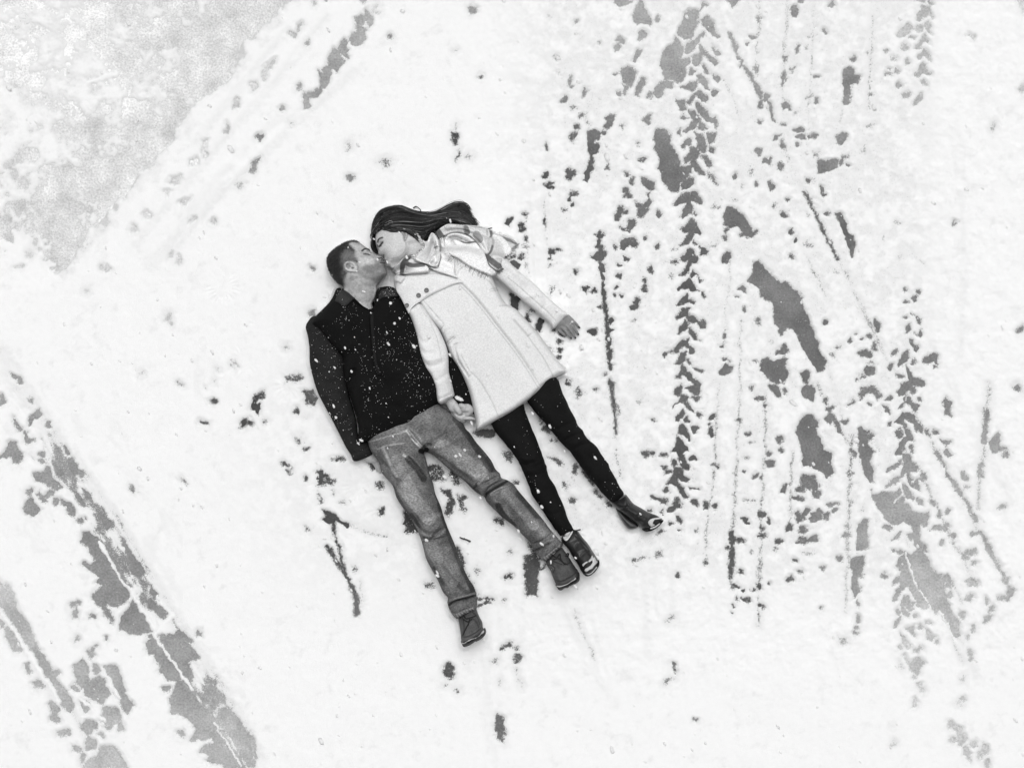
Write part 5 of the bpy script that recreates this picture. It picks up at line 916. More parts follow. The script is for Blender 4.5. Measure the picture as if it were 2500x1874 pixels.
skin_w = .60
def woman_tone(X, Y, Z):
    T = np.full(X.shape, skin_w) * (1 + .06 * fbm(X, Y, 6, 4, 3, .7))
    def reg(P, v, soft, al=1.0):
        nonlocal T
        T = T + (v - T) * al * smooth01(poly_dist(crom(P, 2), X, Y) / soft + .5)
    def stk(P, v, w, al=1.0):
        nonlocal T
        d_, t_ = line_dist(crom(P, 2, False), X, Y); T = T + (v - T) * al * smooth01((w * .5 - d_) / 1.5 + .5)
    reg(B('1180,250 1330,330 1470,420 1420,500 1280,480 1200,400'), .70, 14, .6)
    stk(B('1062,240 1072,205 1110,180 1155,172'), .02, 4.0, .97); stk(B('1082,318 1108,300 1135,272 1152,256'), .015, 5.0, .97); stk(B('1096,322 1122,308'), .03, 3.5, .8); reg(B('1040,290 1060,275 1070,300 1052,320'), .04, 2.5, .85); stk(B('1110,250 1165,235'), .16, 3, .5)
    stk(B('1115,478 1150,488 1165,470'), .03, 3, .85); stk(B('1188,592 1215,588 1232,582'), .10, 2.2, .8); reg(B('1182,556 1215,566 1225,600 1210,640 1190,640 1190,600'), .20, 3, .75)
    stk(B('1572,270 1570,380 1500,480 1400,530 1310,545'), .30, 3.5, .5); reg(wear, .40, 3, .7); reg(B('1528,90 1560,80 1575,120 1560,190 1540,190'), .16, 4, .7); stk(B('1522,60 1540,30 1580,30'), .55, 4, .6)
    hand = (X > 1345) & (Y > 750) & (Y < 850)
    T = np.where(hand, .24 * (1 + .15 * fbm(X, Y, 8, 6, 3)), T)
    clasp = (X > 1060) & (X < 1200) & (Y > 960) & (Y < 1040)
    T = np.where(clasp, .52, T)
    return np.clip(T, .01, .75)
W_ = lambda s: pl('W', s)
def fing(s, z, r): return chain('W', s, z, r, n=10)
wparts = [whead,
 chain('0', '1020,650 1060,700 1120,790 1200,920', [.11, .11, .11, .10], [.033, .03, .03, .03], n=12), chain('0', '1050,720 1035,800 1060,900 1090,975', [.12, .15, .14, .115], [.03, .028, .026, .02], n=10), chain('0', '1120,690 1210,660 1290,720 1362,785', [.10, .10, .07, .045], [.03, .03, .026, .022], n=10),
 chain('0', '1200,930 1243,1041 1302,1141 1368,1267 1420,1370', [.10, .08, .075, .06, .08], [.022, .02, .018, .016, .018], n=8), chain('0', '1240,900 1330,978 1418,1094 1503,1201 1570,1262', [.10, .08, .075, .055, .06], [.022, .02, .018, .016, .018], n=8),
 # left hand lying on the snow, fingers spread a little
 chain('W', '480,600 620,680 740,780', [.040, .042, .040], [.022, .021, .015], n=14), chain('W', '640,500 760,560 840,600', [.040, .042, .040], [.015, .014, .010], n=10), chain('W', '450,760 560,830 640,880', [.036, .037, .036], [.017, .015, .011], n=10),
 fing('830,470 960,560 1080,680 1180,790 1275,900', [.042, .042, .042, .036, .030], [.0075, .0066, .0060, .0056, .0046]), fing('830,600 930,720 1050,860 1150,1010 1232,1145', [.044, .046, .046, .040, .031], [.0085, .0074, .0068, .0064, .0054]),
 fing('720,720 850,850 960,1000 1050,1140 1125,1270', [.046, .048, .047, .040, .031], [.0085, .0076, .0070, .0066, .0056]), fing('600,830 720,950 830,1090 910,1200 968,1290', [.044, .045, .043, .037, .030], [.0085, .0074, .0068, .0062, .0054]),
 fing('440,820 520,960 640,1080 770,1180', [.034, .032, .030, .026], [.010, .0085, .0075, .006]),
 # right hand in his
 chain('X', '1230,90 1290,200 1400,380', [.118, .118, .112], [.0185, .018, .021], n=12), chain('X', '1330,200 1440,360 1480,470', [.118, .118, .108], [.016, .018, .016], n=10), chain('X', '1430,300 1510,420 1570,520', [.124, .13, .126], [.0125, .0125, .0105], n=10),
 chain('X', '1420,470 1500,590 1610,650 1690,600', [.104, .106, .112, .112], [.011, .0105, .010, .0085], n=10), chain('X', '1420,520 1470,620 1580,700 1700,660 1850,665 1985,690', [.096, .096, .102, .108, .106, .098], [.010, .0100, .0095, .0088, .0082, .006], n=10), chain('X', '1430,590 1480,670 1590,730 1690,730', [.086, .086, .09, .09], [.0095, .0095, .009, .0075], n=10),
 chain('X', '1390,440 1420,560 1460,650', [.095, .088, .08], [.012, .012, .010], n=10)]
wbody = voxel_body('body', wparts, M_SKIN, woman, woman_tone, kz=.12)
for s_, a_ in (('1272,890', 52), ('1238,1140', 58), ('1126,1272', 60), ('970,1288', 62)):
    p = W_(s_)[0]; t = np.linspace(0, 2 * np.pi, 12, endpoint=False); c, s = math.cos(math.radians(a_)), math.sin(math.radians(a_))
    u, w = 3.0 * np.cos(t), 2.1 * np.sin(t)
    make('nail', [relief(np.column_stack([p[0] + u * c - w * s, p[1] + u * s + w * c]), .0385, .0028, .004, R=2, g=.5 if False else 1, tone=.01, kz=.04, sm=1)], M_NAIL, wbody)
p0 = W_('900,730 950,770 1000,700 985,660')
rg = W_('915,795 950,760 990,710 1010,690')
make('ring', [chain('W', '905,780 950,745 1000,700 1030,670', [.046, .058, .058, .046], [.0016, .0016, .0016, .0016], n=6), chain('W', '975,700 1010,690 1035,680', [.060, .064, .060], [.003, .0052, .003], n=6)], M_METAL, woman)

# coat
coat_out = A("""690,640 705,740 745,800 790,880 870,850 930,930 985,1000 1040,1060 1062,1105 1090,1165 1120,1240 1180,1330 1230,1430 1268,1530 1295,1640 1315,1740 1330,1815
 1440,1760 1570,1690 1700,1600 1810,1510 1850,1470 1930,1415 2012,1367 1960,1290 1880,1180 1790,1060 1700,960 1620,880 1556,850 1500,770 1445,640 1420,520 1300,440 1100,430 950,500 780,600""")
def coat_z(X, Y):
    t = np.clip(((X - 1000) * .45 + (Y - 680) * .9) / 330, 0, 1)
    edge = smooth01((X - 1250 - (Y - 900) * .55) / 120)
    return .125 - .01 * t - .050 * t * edge
cs = [(A('1200,685 1300,790 1400,910 1480,1015 1600,1165 1700,1305 1818,1486'), -.006, 1.5), (A('1180,695 1285,800 1385,920 1465,1025 1585,1175 1685,1315 1796,1490'), -.0035, 1.2), (A('1215,680 1320,780 1420,900 1500,1005 1620,1155 1720,1295 1838,1470'), .007, 4),
      (A('915,820 1000,915 1080,1005'), -.0035, 1.2), (A('1045,1060 1090,1150 1160,1105'), -.008, 6), (A('1050,1050 1080,1015'), -.004, 1.5), (A('1105,1160 1165,1108'), -.004, 1.5), (A('1095,1150 1155,1098'), -.003, 1.2), (D('395,350 400,440 440,560 530,700 570,775'), -.012, 3), (D('390,340 430,320'), -.004, 2), (D('570,775 605,745'), -.0035, 1.2), (D('480,480 590,690'), -.003, 1.2),
      (D('420,400 520,620 590,740'), .006, 5), (D('600,700 720,820 820,980 900,1130 980,1310'), -.0035, 1.2), (D('980,1312 1100,1258 1280,1150 1420,1040 1510,930'), -.0032, 1.2), (D('1545,885 1720,770'), -.003, 1.2), (D('1170,0 1370,225 1480,370 1600,540 1720,770'), -.0034, 1.2), (D('1190,0 1390,225'), -.003, 1.1), (D('1370,225 1420,190'), -.003, 1.2),
      (A('1430,760 1500,740'), -.003, 1.2), (A('1425,745 1490,725'), -.003, 1.2), (A('1500,870 1560,860'), -.003, 1.2), (A('1330,620 1430,690 1470,760'), -.003, 1.2), (A('1190,640 1200,600 1250,560'), -.006, 3), (A('1175,640 1185,590 1240,550'), .008, 4), (A('1450,880 1600,1000 1750,1150 1900,1330'), .005, 18), (A('1250,1300 1330,1450 1400,1650'), -.006, 16), (A('1500,850 1560,900 1620,960'), -.006, 8), (A('1000,900 1060,1000 1100,1060'), .006, 12), (A('1060,1190 1130,1300 1200,1460'), -.006, 10)]
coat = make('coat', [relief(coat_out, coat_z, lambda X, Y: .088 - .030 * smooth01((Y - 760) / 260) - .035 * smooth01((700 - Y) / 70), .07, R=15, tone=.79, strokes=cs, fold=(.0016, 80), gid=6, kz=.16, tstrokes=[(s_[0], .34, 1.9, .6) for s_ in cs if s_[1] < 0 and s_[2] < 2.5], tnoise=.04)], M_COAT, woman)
# hem edge folds under
make('hem', [relief(D('690,1492 880,1402 1100,1262 1300,1140 1500,988 1560,920 1700,832 1892,708 1900,716 1760,812 1570,938 1510,1002 1310,1156 1110,1278 890,1416 700,1502'), .075, .012, .02, R=3, g=1, tone=.7, kz=.1)], M_COAT, coat)
sl_r = make('sleeve', [relief(A('1545,515 1640,598 1760,690 1850,778 1950,868 2024,926 1995,955 1942,1012 1912,1032 1880,992 1780,905 1700,845 1620,775 1540,705 1470,640 1420,560 1450,480'), ramp(1210, 640, .125, 1380, 790, .05), .034, .045, R=15, tone=.79, gid=6, fold=(.004, 26), kz=.10, tnoise=.04, strokes=[(A('1560,650 1660,730 1760,820 1860,905 1930,975'), -.004, 1.3), (A('1540,600 1600,640 1700,760'), -.006, 8), (A('1700,700 1760,740 1800,800'), -.006, 7), (A('1840,790 1850,850 1820,900'), -.005, 6), (A('1690,800 1760,790 1830,770'), .005, 6)],
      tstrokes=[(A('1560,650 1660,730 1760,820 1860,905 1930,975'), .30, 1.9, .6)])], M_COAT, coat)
sl_l = make('sleeve', [relief(A('806,905 830,970 850,1030 870,1100 890,1200 910,1270 940,1340 980,1400 1010,1480 1020,1560 1030,1600 1047,1612 1072,1606 1100,1580 1148,1555 1150,1530 1130,1440 1112,1370 1110,1290 1105,1220 1085,1150 1040,1050 1000,990 960,930 920,870 880,845 840,870'), drape(-.010, 22), .036, .05, R=16, tone=.79, gid=6, fold=(.004, 24), kz=.2, tnoise=.05,
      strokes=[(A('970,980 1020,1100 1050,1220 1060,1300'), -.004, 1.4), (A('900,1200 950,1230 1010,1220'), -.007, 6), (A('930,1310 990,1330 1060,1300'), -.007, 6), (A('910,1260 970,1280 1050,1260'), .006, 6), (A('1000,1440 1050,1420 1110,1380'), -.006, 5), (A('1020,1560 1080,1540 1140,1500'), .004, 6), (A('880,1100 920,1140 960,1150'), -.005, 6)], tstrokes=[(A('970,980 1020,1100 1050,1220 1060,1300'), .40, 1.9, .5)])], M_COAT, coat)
make('cuff', [relief(A('1026,1590 1046,1614 1074,1608 1110,1582 1148,1556 1140,1540 1090,1560 1050,1578'), drape(.002, 3), .006, .02, R=5, g=1, tone=.80, kz=.2)], M_COAT, sl_l)
lap = make('lapel', [relief(A('692,640 705,735 745,805 800,915 812,920 832,880 900,830 980,782 1060,742 1130,712 1190,692 1222,690 1200,660 1150,640 1000,618 850,605 760,615'), drape(.006, 8), .007, .02, R=4, g=1, tone=.79, gid=6, kz=.22, fold=(.003, 30), tnoise=.04, strokes=[(A('800,905 828,868 896,818 976,770 1056,730 1126,700 1190,682'), .004, 3)])], M_COAT, coat)
fz = sampler(HM)
for s_ in ('942,746', '882,785', '792,862'):
    p = A(s_)[0]; button(p[0], p[1], float(fz(p[:1], p[1:])[0]) + .003, .0098, lap, M_BUTTON)
make('brooch_snow', [relief(B('1330,850 1400,836 1470,842 1540,852 1552,890 1510,930 1500,960 1460,978 1420,950 1360,930 1336,900'), drape(.006, 3), .012, .01, R=6, g=1, tone=.93, kz=.2, fold=(.008, 6))], M_FLAKE, coat)

# hair: a base volume and locks over it
hair_out = C("""140,560 136,500 152,430 176,350 214,280 270,224 350,190 430,172 500,176 580,200 680,250 800,280 920,292 1020,300 1120,310 1220,330 1280,352
 1180,384 1090,430 1010,500 960,500 900,540 862,615 832,680 780,660 700,580 655,528 600,488 555,520 500,600 420,560 350,508 290,498 236,540 204,600 196,660 214,740 238,820 170,800 130,720 138,640""")
hz = lambda X, Y: .10 - .055 * smooth01((X - 985) / 110)
hup = lambda X, Y: .082 - .050 * smooth01((X - 975) / 120)
strk = []
guides = [C(s) for s in ('150,500 158,380 228,255 350,170 490,140 600,178 720,223 900,247 1000,245 1120,192 1230,134 1330,126 1420,165 1452,240', '150,540 186,405 288,292 430,222 560,202 700,236 850,266 1000,256 1130,216 1250,162 1370,152 1432,205',
 '160,550 228,432 340,342 480,292 620,291 780,301 920,291 1080,252 1220,231 1350,241 1450,291 1532,392', '196,556 258,472 370,402 500,362 650,361 800,371 950,341 1100,301 1250,291 1380,301 1480,351 1552,406', '236,540 318,482 430,442 560,431 700,431 830,431 960,391 1090,351 1200,341 1330,351 1450,388',
 '292,505 400,492 500,482 620,481 740,491 850,491 950,441 1040,401 1130,371 1250,372', '350,514 450,545 540,512 640,521 740,561 820,591 870,561 920,501 980,471 1040,451', '560,540 640,541 720,591 800,651 846,668 880,601 920,531')]
guides = [crom(g_, 6, False) for g_ in guides]
def resamp(P, n):
    s_ = np.concatenate([[0], np.cumsum(np.hypot(*(P[1:] - P[:-1]).T))]); t = np.linspace(0, s_[-1], n)
    return np.column_stack([np.interp(t, s_, P[:, 0]), np.interp(t, s_, P[:, 1])])
guides = [resamp(g_, 20) for g_ in guides]
hair_base = relief(hair_out, hz, hup, lambda X, Y: .03 + 0 * X, R=34, g=1, tone=.009, gid=7, kz=.12, strokes=[(g_[3:-3:3], .004, 3) for g_ in guides], fold=(.003, 10))
fh = sampler(blur(np.maximum(HM, .02), 2))
r3 = np.random.default_rng(9); hp_ = [hair_base]
kh = S * (1 - .12 / CAM_H)
for i_ in range(1150):
    a_ = min(int(r3.random() ** .9 * 7), 6); t_ = r3.random()
    P = guides[a_] * (1 - t_) + guides[a_ + 1] * t_
    tt_ = np.linspace(0, 1, 20)[:, None]
    P = P + r3.normal(0, .8, 2) + tt_ ** 2 * r3.normal(0, 4.5, 2) + (1.3 + 2.2 * tt_) * np.column_stack([fbm(np.linspace(0, 3, 20) + i_ * 7.3, np.zeros(20), 1.1, 2, 2), fbm(np.linspace(0, 3, 20) + i_ * 5.1, np.ones(20), 1.1, 4, 2)])
    b_ = 0 if r3.random() < .5 else r3.integers(0, 6); e_ = 20 - (0 if r3.random() < .45 else r3.integers(0, 7))
    P = P[b_:e_]
    n_ = len(P); lift = r3.uniform(.000, .006)
    z = fh(P[:, 0], P[:, 1]) + lift
    z = np.convolve(np.pad(z, 2, mode='edge'), np.ones(5) / 5, 'valid')
    rr = r3.uniform(.0008, .0018) * np.minimum(1, np.linspace(3.5, .25, n_))
    hp_.append(tube(np.column_stack([(P[:, 0] - CX) * kh, -(P[:, 1] - CY) * kh, z]), rr, 4, float(np.clip(r3.lognormal(-3.75, 1.25), .004, .40))))
for s_ in ('700,175 740,155 790,190 800,215', '1150,180 1190,140 1230,128', '1420,165 1440,150 1420,215 1400,260', '1180,250 1250,225 1330,195 1400,180', '1200,262 1280,240 1360,210', '1440,230 1475,270 1500,275', '560,160 640,200 760,240 880,250', '420,160 500,145 580,170', '1700,470 1740,458 1775,450', '120,520 112,560 130,600 118,640 135,690', '130,600 120,660 150,720 160,780', '870,620 910,560 970,450', '840,600 900,500 960,420'):
    for q_ in range(4):
        P = crom(C(s_), 5, False) + r3.normal(0, 1.2, 2)
        z = fh(P[:, 0], P[:, 1]) + r3.uniform(.001, .006)
        hp_.append(tube(np.column_stack([(P[:, 0] - CX) * kh, -(P[:, 1] - CY) * kh, z]), r3.uniform(.0006, .0014), 4, .03))
for i_ in range(150):            # stray hairs
    a_ = int(r3.choice([0, 0, 0, 1, 2, 2, 3])); t_ = r3.random()
    P = guides[a_] * (1 - t_) + guides[a_ + 1] * t_
    b_ = r3.integers(0, 9); P = P[b_:]; tt_ = np.linspace(0, 1, len(P))[:, None]
    P = P + np.array([r3.normal(0, 3), -abs(r3.normal(0, 6)) if a_ < 2 else r3.normal(0, 5)]) * tt_ ** 1.3 + 3.0 * np.column_stack([fbm(np.linspace(0, 4, len(P)) + i_ * 3.3, np.zeros(len(P)), 1.3, 2, 2), fbm(np.linspace(0, 4, len(P)) + i_ * 4.1, np.ones(len(P)), 1.3, 4, 2)]) * (.4 + tt_)
    P = crom(P, 2, False); z = fh(P[:, 0], P[:, 1]) + r3.uniform(.001, .008)
    hp_.append(tube(np.column_stack([(P[:, 0] - CX) * kh, -(P[:, 1] - CY) * kh, z]), r3.uniform(.0004, .0009), 3, float(r3.uniform(.01, .08))))
make('hair', hp_, M_HAIR, woman)

# scarf: five overlapping folds of one plaid wool scarf
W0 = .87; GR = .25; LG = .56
sc = []
def SK(L): return [(a_, b_ * (2.0 if b_ < 0 else 1.1), c_ * (1.05 if b_ < 0 else .9)) for a_, b_, c_ in L]
def TK(L): return [(a_, b_ * (.75 if b_ < .45 else 1), c_ * 1.35, min(1, d_ * 1.25)) for a_, b_, c_, d_ in L]
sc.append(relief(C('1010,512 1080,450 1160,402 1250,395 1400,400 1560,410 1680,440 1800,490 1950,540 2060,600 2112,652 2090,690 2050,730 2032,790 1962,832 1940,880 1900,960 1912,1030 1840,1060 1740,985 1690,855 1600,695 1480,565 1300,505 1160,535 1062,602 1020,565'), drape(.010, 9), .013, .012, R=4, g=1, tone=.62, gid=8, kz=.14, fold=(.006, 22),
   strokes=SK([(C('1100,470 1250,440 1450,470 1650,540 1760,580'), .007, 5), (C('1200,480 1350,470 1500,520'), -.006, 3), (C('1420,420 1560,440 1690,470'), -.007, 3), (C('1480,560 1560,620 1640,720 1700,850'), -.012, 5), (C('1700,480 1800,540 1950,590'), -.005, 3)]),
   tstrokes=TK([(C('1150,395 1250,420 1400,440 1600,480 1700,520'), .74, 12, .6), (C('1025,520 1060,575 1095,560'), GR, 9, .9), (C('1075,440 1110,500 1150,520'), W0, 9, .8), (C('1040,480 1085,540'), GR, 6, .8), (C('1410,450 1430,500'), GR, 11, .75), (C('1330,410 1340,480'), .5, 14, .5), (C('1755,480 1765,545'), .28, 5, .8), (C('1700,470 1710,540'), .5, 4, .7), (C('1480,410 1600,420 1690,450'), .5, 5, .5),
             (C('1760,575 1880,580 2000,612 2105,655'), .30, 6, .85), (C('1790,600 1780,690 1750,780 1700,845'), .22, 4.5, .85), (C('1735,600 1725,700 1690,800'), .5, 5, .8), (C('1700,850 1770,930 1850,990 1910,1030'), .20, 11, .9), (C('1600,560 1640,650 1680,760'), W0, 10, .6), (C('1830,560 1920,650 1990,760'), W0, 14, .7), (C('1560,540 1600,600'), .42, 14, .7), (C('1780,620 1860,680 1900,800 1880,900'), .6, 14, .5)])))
sc.append(relief(C('1130,572 1160,532 1220,507 1300,502 1390,522 1470,562 1540,622 1600,692 1650,762 1690,852 1712,922 1742,992 1832,1072 1820,1105 1762,1122 1680,1092 1560,1042 1430,972 1320,892 1230,852 1180,802 1112,702 1102,622'), drape(.016, 8), .018, .012, R=5, g=1, tone=W0, gid=8, kz=.2, fold=(.004, 26),
   strokes=SK([(C('1140,590 1200,550 1300,560 1400,610 1480,640'), -.012, 3.5), (C('1130,570 1220,520 1320,520 1430,570'), .008, 4), (C('1210,600 1240,650 1270,690'), -.012, 3), (C('1150,620 1180,700 1230,770'), .006, 5), (C('1300,640 1420,720 1520,820'), .005, 12), (C('1560,700 1620,800 1660,900'), -.005, 7)]),
   tstrokes=TK([(C('1200,575 1290,590 1380,630 1450,632 1540,625'), GR, 3.2, .85), (C('1180,560 1260,545 1350,575'), .5, 3, .7), (C('1150,600 1250,580 1330,600'), .6, 4, .5)])))
sc.append(relief(C('1052,602 1100,582 1112,662 1152,742 1202,832 1250,892 1276,962 1272,1052 1292,1122 1322,1162 1250,1142 1100,1092 960,1042 890,1002 960,1002 1040,1012 1062,962 1086,882 1072,802'), drape(.014, 6), .014, .012, R=4, g=1, tone=W0, gid=8, kz=.2, fold=(.004, 20),
   strokes=SK([(C('1080,880 1060,960 1000,1010'), -.01, 3.5), (C('1080,640 1130,760 1200,880'), .006, 5), (C('1090,900 1180,960 1260,990'), -.006, 5), (C('960,1030 1100,1070 1260,1130'), .005, 4)]), tstrokes=TK([(C('905,1010 960,1045 990,1070'), .3, 5, .6)])))
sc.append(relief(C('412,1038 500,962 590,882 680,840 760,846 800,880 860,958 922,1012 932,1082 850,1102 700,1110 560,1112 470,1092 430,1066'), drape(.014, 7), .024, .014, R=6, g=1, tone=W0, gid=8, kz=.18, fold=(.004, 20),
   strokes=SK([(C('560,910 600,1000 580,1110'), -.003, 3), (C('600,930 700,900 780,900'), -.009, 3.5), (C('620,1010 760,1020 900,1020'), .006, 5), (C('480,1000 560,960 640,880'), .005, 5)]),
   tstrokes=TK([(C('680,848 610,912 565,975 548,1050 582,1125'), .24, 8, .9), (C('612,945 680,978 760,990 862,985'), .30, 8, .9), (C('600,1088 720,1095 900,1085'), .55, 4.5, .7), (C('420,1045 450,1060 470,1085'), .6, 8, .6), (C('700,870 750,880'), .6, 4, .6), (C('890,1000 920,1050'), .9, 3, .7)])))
sc.append(relief(C('940,512 982,522 1022,582 1037,642 1052,752 1077,832 1082,882 1062,962 1040,1012 960,1002 900,972 830,952 760,932 732,902 772,842 832,762 852,702 842,642 882,622 902,572'), drape(.018, 7), .034, .016, R=7, g=1, tone=W0, gid=8, kz=.2, fold=(.003, 16),
   strokes=SK([(C('955,600 935,720 905,850 872,945'), -.020, 3), (C('990,640 965,760 935,880 890,968'), -.018, 3), (C('1040,690 1065,820 1055,950'), -.012, 3), (C('925,560 900,680 850,800 790,900'), .008, 4), (C('970,560 960,700 920,850'), .008, 3), (C('1010,640 1020,760 985,880 930,960'), .008, 5), (C('1000,850 1020,920 960,985'), -.016, 6), (C('860,760 830,840 780,905'), -.006, 2.5)]),
   tstrokes=TK([(C('985,700 1020,700'), .35, 4, .8), (C('990,725 1025,725'), .45, 2, .7), (C('940,935 980,950 1030,955'), .5, 5, .5)])))
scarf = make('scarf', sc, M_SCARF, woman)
fsf = sampler(HM); fr = []
r4 = np.random.default_rng(3)
def fringe(s_, dx, dy, n, ln, tone=.8):
    P = resamp(crom(C(s_), 6, False), n)
    for x_, y_ in P:
        a = r4.normal(0, .35); c, s = math.cos(a), math.sin(a)
        ux, uy = dx * c - dy * s, dx * s + dy * c; l_ = ln * r4.uniform(.6, 1.25)
        q_ = np.array([[x_ - ux, y_ - uy], [x_ + ux * l_ * .5 + r4.normal(0, .6), y_ + uy * l_ * .5 + r4.normal(0, .6)], [x_ + ux * l_ + r4.normal(0, 1), y_ + uy * l_ + r4.normal(0, 1)]])
        q_ = crom(q_, 3, False); z = fsf(q_[:, 0], q_[:, 1]) + .003
        kk = S * (1 - .17 / CAM_H)
        fr.append(tube(np.column_stack([(q_[:, 0] - CX) * kk, -(q_[:, 1] - CY) * kk, z]), np.linspace(.0024, .0012, len(q_)), 5, tone * r4.choice([1.0, 1.0, .55])))
fringe('1180,820 1240,870 1330,910 1440,990 1560,1050 1680,1090 1760,1110', -.35, .94, 50, 14, .92)
fringe('842,640 850,700 830,770 780,840 735,900', -.9, -.3, 26, 6, .85)
fringe('2040,600 2110,650 2085,700', .9, .4, 14, 6, .5); fringe('2050,720 2030,780 1970,820', .8, .6, 18, 10, .85); fringe('1912,1020 1850,1060 1830,1075', .6, .8, 14, 7, .35); fringe('1060,600 1110,580', -.2, -.9, 6, 3)
tag(make('fringe', fr, M_SCARF, scarf), kind='stuff')

# ------------------------------------------------------------------ small things: twig, snow caught on toes, flakes
tw = [chain('G', '222,160 260,178 310,192 350,212', .021, [.0022, .003, .0028, .0036], n=6), chain('G', '262,178 275,170 285,168', .021, [.0016, .0012, .0008], n=5), chain('G', '310,192 320,204 322,214', .02, [.0014, .001, .0008], n=5), chain('G', '350,212 358,204', .022, [.002, .0012], n=5)]
V, F_, T = merge(tw)
M_TWIG = material('twig_bark', rough=.9, grain=.3, gscale=300, tone=.05)
tag(mesh_obj('twig', V, F_, M_TWIG, None, T), 'thin dark twig lying on the snow between the two pairs of legs', 'twig')

def clump(s_list, crop, name, label):
    ps = [relief(pl(crop, s_), drape(.002, 2), .010, .012, R=4, g=1, tone=.93, kz=kz_, fold=(.008, 5), wob=1.5, sm=2) for s_, kz_ in s_list]
    return tag(make(name, ps, M_FLAKE, None), label, 'snow', kind='stuff')
clump([('1770,520 1800,490 1830,470 1840,480 1810,510 1790,540', .19), ('1800,590 1820,560 1870,520 1900,480 1895,440 1930,425 1950,470 1970,490 1930,520 1900,560 1860,570 1830,600', .19), ('1840,470 1880,430 1900,400 1910,430 1870,470', .18), ('1810,625 1850,630 1900,600 1950,550 1960,560 1910,610 1850,645', .19)], 'G', 'toe_snow', 'snow caked on the toe of the nearer ankle boot')
clump([('1282,1190 1300,1170 1330,1160 1370,1155 1385,1168 1340,1170 1325,1185 1320,1205 1340,1215 1310,1230 1290,1215', .10), ('1300,1240 1340,1225 1370,1200 1378,1208 1340,1240 1305,1252', .1)], 'H', 'toe_snow', 'snow caked on the pointed toe of the turned-out ankle boot')

# flakes: settled on the clothes, and in the air above
ico_v = []; t_ = (1 + 5 ** .5) / 2
for a_, b_ in ((-1, t_), (1, t_), (-1, -t_), (1, -t_)):
    ico_v += [(a_, b_, 0), (0, a_, b_), (b_, 0, a_)]
ico_v = np.array(ico_v) / math.hypot(1, t_)
import itertools
dmin = 1.06; ico_f = []
for i_, j_, k_ in itertools.combinations(range(12), 3):
    if max(np.linalg.norm(ico_v[i_] - ico_v[j_]), np.linalg.norm(ico_v[j_] - ico_v[k_]), np.linalg.norm(ico_v[i_] - ico_v[k_])) < dmin:
        n_ = np.cross(ico_v[j_] - ico_v[i_], ico_v[k_] - ico_v[i_]); ico_f.append((i_, j_, k_) if n_ @ ico_v[i_] > 0 else (i_, k_, j_))
ico_f = np.array(ico_f)
octv = np.array([(1, 0, 0), (-1, 0, 0), (0, 1, 0), (0, -1, 0), (0, 0, 1), (0, 0, -1.)]); octf = np.array([(0, 2, 4), (2, 1, 4), (1, 3, 4), (3, 0, 4), (2, 0, 5), (1, 2, 5), (3, 1, 5), (0, 3, 5)])
r5 = np.random.default_rng(21)
def flakes(pos, rad, elong, bv, bf, ang=None, jit=.25):
    n = len(pos)
    V = bv[None] * (1 + r5.normal(0, jit, (n, len(bv), 1)).clip(-.5, .6))
    V = V * np.stack([elong, np.ones(n), np.full(n, .3)], -1)[:, None]
    a = r5.uniform(0, 2 * np.pi, n) if ang is None else ang
    c, s = np.cos(a)[:, None], np.sin(a)[:, None]
    V = np.stack([V[..., 0] * c - V[..., 1] * s, V[..., 0] * s + V[..., 1] * c, V[..., 2]], -1) * rad[:, None, None] + pos[:, None]
    F = (bf[None] + (np.arange(n) * len(bv))[:, None, None]).reshape(-1, 3)
    return V.reshape(-1, 3), F, np.full(n * len(bv), .95)
# settled: likelier on the jacket front, in drifts
N0 = 60000
px_ = r5.integers(5, HM.shape[1] - 5, N0); py_ = r5.integers(5, HM.shape[0] - 5, N0)
gm = GM[py_, px_]
dens = np.choose(np.clip(gm, 0, 8), [0, .9, .10, .10, .0, .28, .012, .16, .02])
X0, Y0 = px_ + HX0, py_ + HY0
cl = .5 + .9 * fbm(X0.astype(float), Y0.astype(float), 60, 3, 3)
drift = np.exp(-((X0 - 985) ** 2 + (Y0 - 905) ** 2) / 3600) + np.exp(-((X0 - 930) ** 2 + (Y0 - 1020) ** 2) / 3200) + 7 * np.exp(-((X0 - 838) ** 2 + (Y0 - 726) ** 2) / 420) + 4 * np.exp(-((X0 - 955) ** 2 + (Y0 - 712) ** 2) / 420) + .6 * np.exp(-((X0 - 1330) ** 2 + (Y0 - 1315) ** 2) / 900)
ok = r5.random(N0) < dens * np.clip(cl, .05, 2) * .30 * (1 + 1.6 * drift)
X1, Y1 = X0[ok] + r5.random(ok.sum()), Y0[ok] + r5.random(ok.sum())
zz = HM[py_[ok], px_[ok]] + .0005
kk = S * (1 - (zz - .04).clip(.05) / CAM_H)
pos = np.column_stack([(X1 - CX) * kk, -(Y1 - CY) * kk, zz])
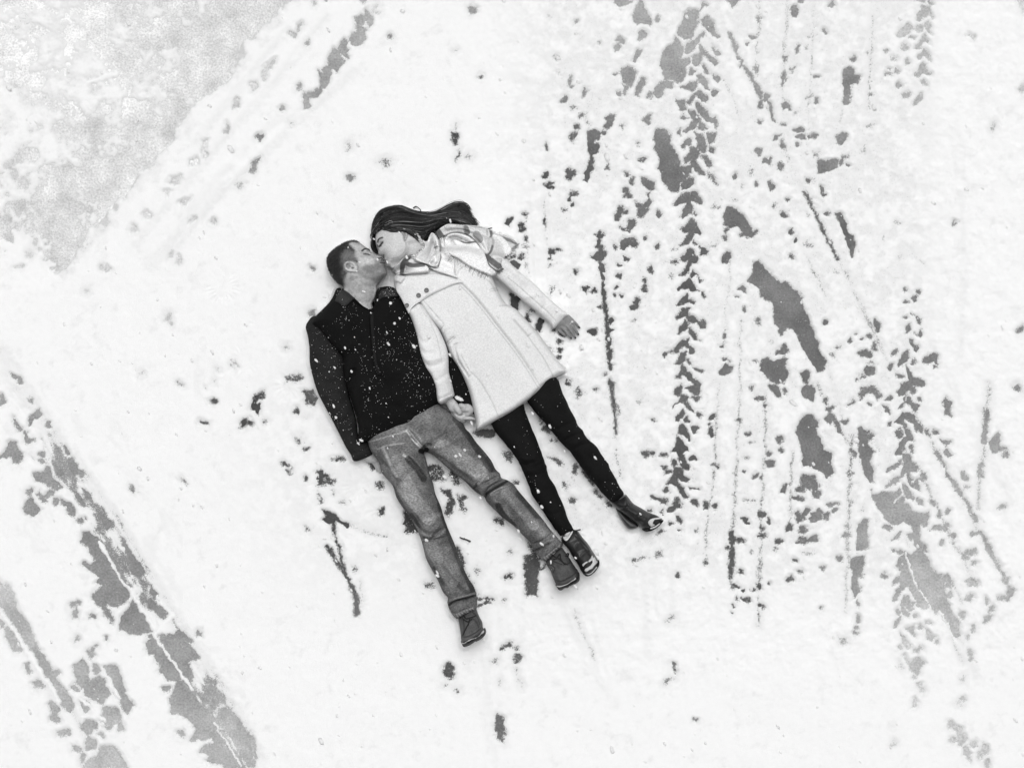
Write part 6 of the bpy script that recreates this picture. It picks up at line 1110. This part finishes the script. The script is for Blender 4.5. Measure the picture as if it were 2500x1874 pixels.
rad = np.clip(r5.lognormal(math.log(.00085), .42, len(pos)), .0005, .0032)
fl1 = flakes(pos, rad, np.ones(len(pos)), octv, octf)
tag(make('settled_snowflakes', [fl1], M_FLAKE, None, False), 'fine snowflakes settled on the dark clothes and hair', 'snow', kind='stuff')
# falling
NF = 750
zf = r5.uniform(.35, 3.2, NF)
sp = (1 - zf / CAM_H)
pos = np.column_stack([r5.uniform(-2.2, 2.2, NF) * sp, r5.uniform(-1.7, 1.7, NF) * sp, zf])
rad = np.clip(r5.lognormal(math.log(.0021), .55, NF), .0009, .0075)
nb_ = 70                                   # a few big wet clumps low over the couple
bx_, by_ = r5.uniform(760, 1500, nb_), r5.uniform(560, 1450, nb_); bz_ = r5.uniform(.3, 1.2, nb_); bk_ = S * (1 - bz_ / CAM_H)
pos[:nb_] = np.column_stack([(bx_ - CX) * bk_, -(by_ - CY) * bk_, bz_]); rad[:nb_] = r5.uniform(.0028, .0058, nb_)
ang = math.radians(-52) + r5.normal(0, .25, NF)
fl2 = flakes(pos, rad, r5.uniform(1.2, 2.6, NF), ico_v, ico_f, ang, .16)
tag(make('falling_snowflakes', [fl2], M_FLAKE, None), 'snowflakes falling through the air above the couple', 'snow', kind='stuff')

# snow pushed up in a low rim round the two bodies
mk = (HM > .03).astype(float); bb = blur(blur(mk, 4), 5); nz = fbm(*np.meshgrid(np.arange(HX0, HX1, dtype=float), np.arange(HY0, HY1, dtype=float)), 18, 70, 3)
rim = sampler(np.clip(4 * bb * (1 - bb), 0, 1) * .010 * (1 + .8 * nz))
me = snow_ob.data; co = np.empty(len(me.vertices) * 3, np.float32); me.vertices.foreach_get('co', co); co = co.reshape(-1, 3)
sx, sy = co[:, 0] / S + CX, CY - co[:, 1] / S
inb = (sx > HX0 + 4) & (sx < HX1 - 4) & (sy > HY0 + 4) & (sy < HY1 - 4) & (co[:, 2] > .006)
co[inb, 2] += rim(sx[inb], sy[inb])
me.vertices.foreach_set('co', co.ravel()); me.update()
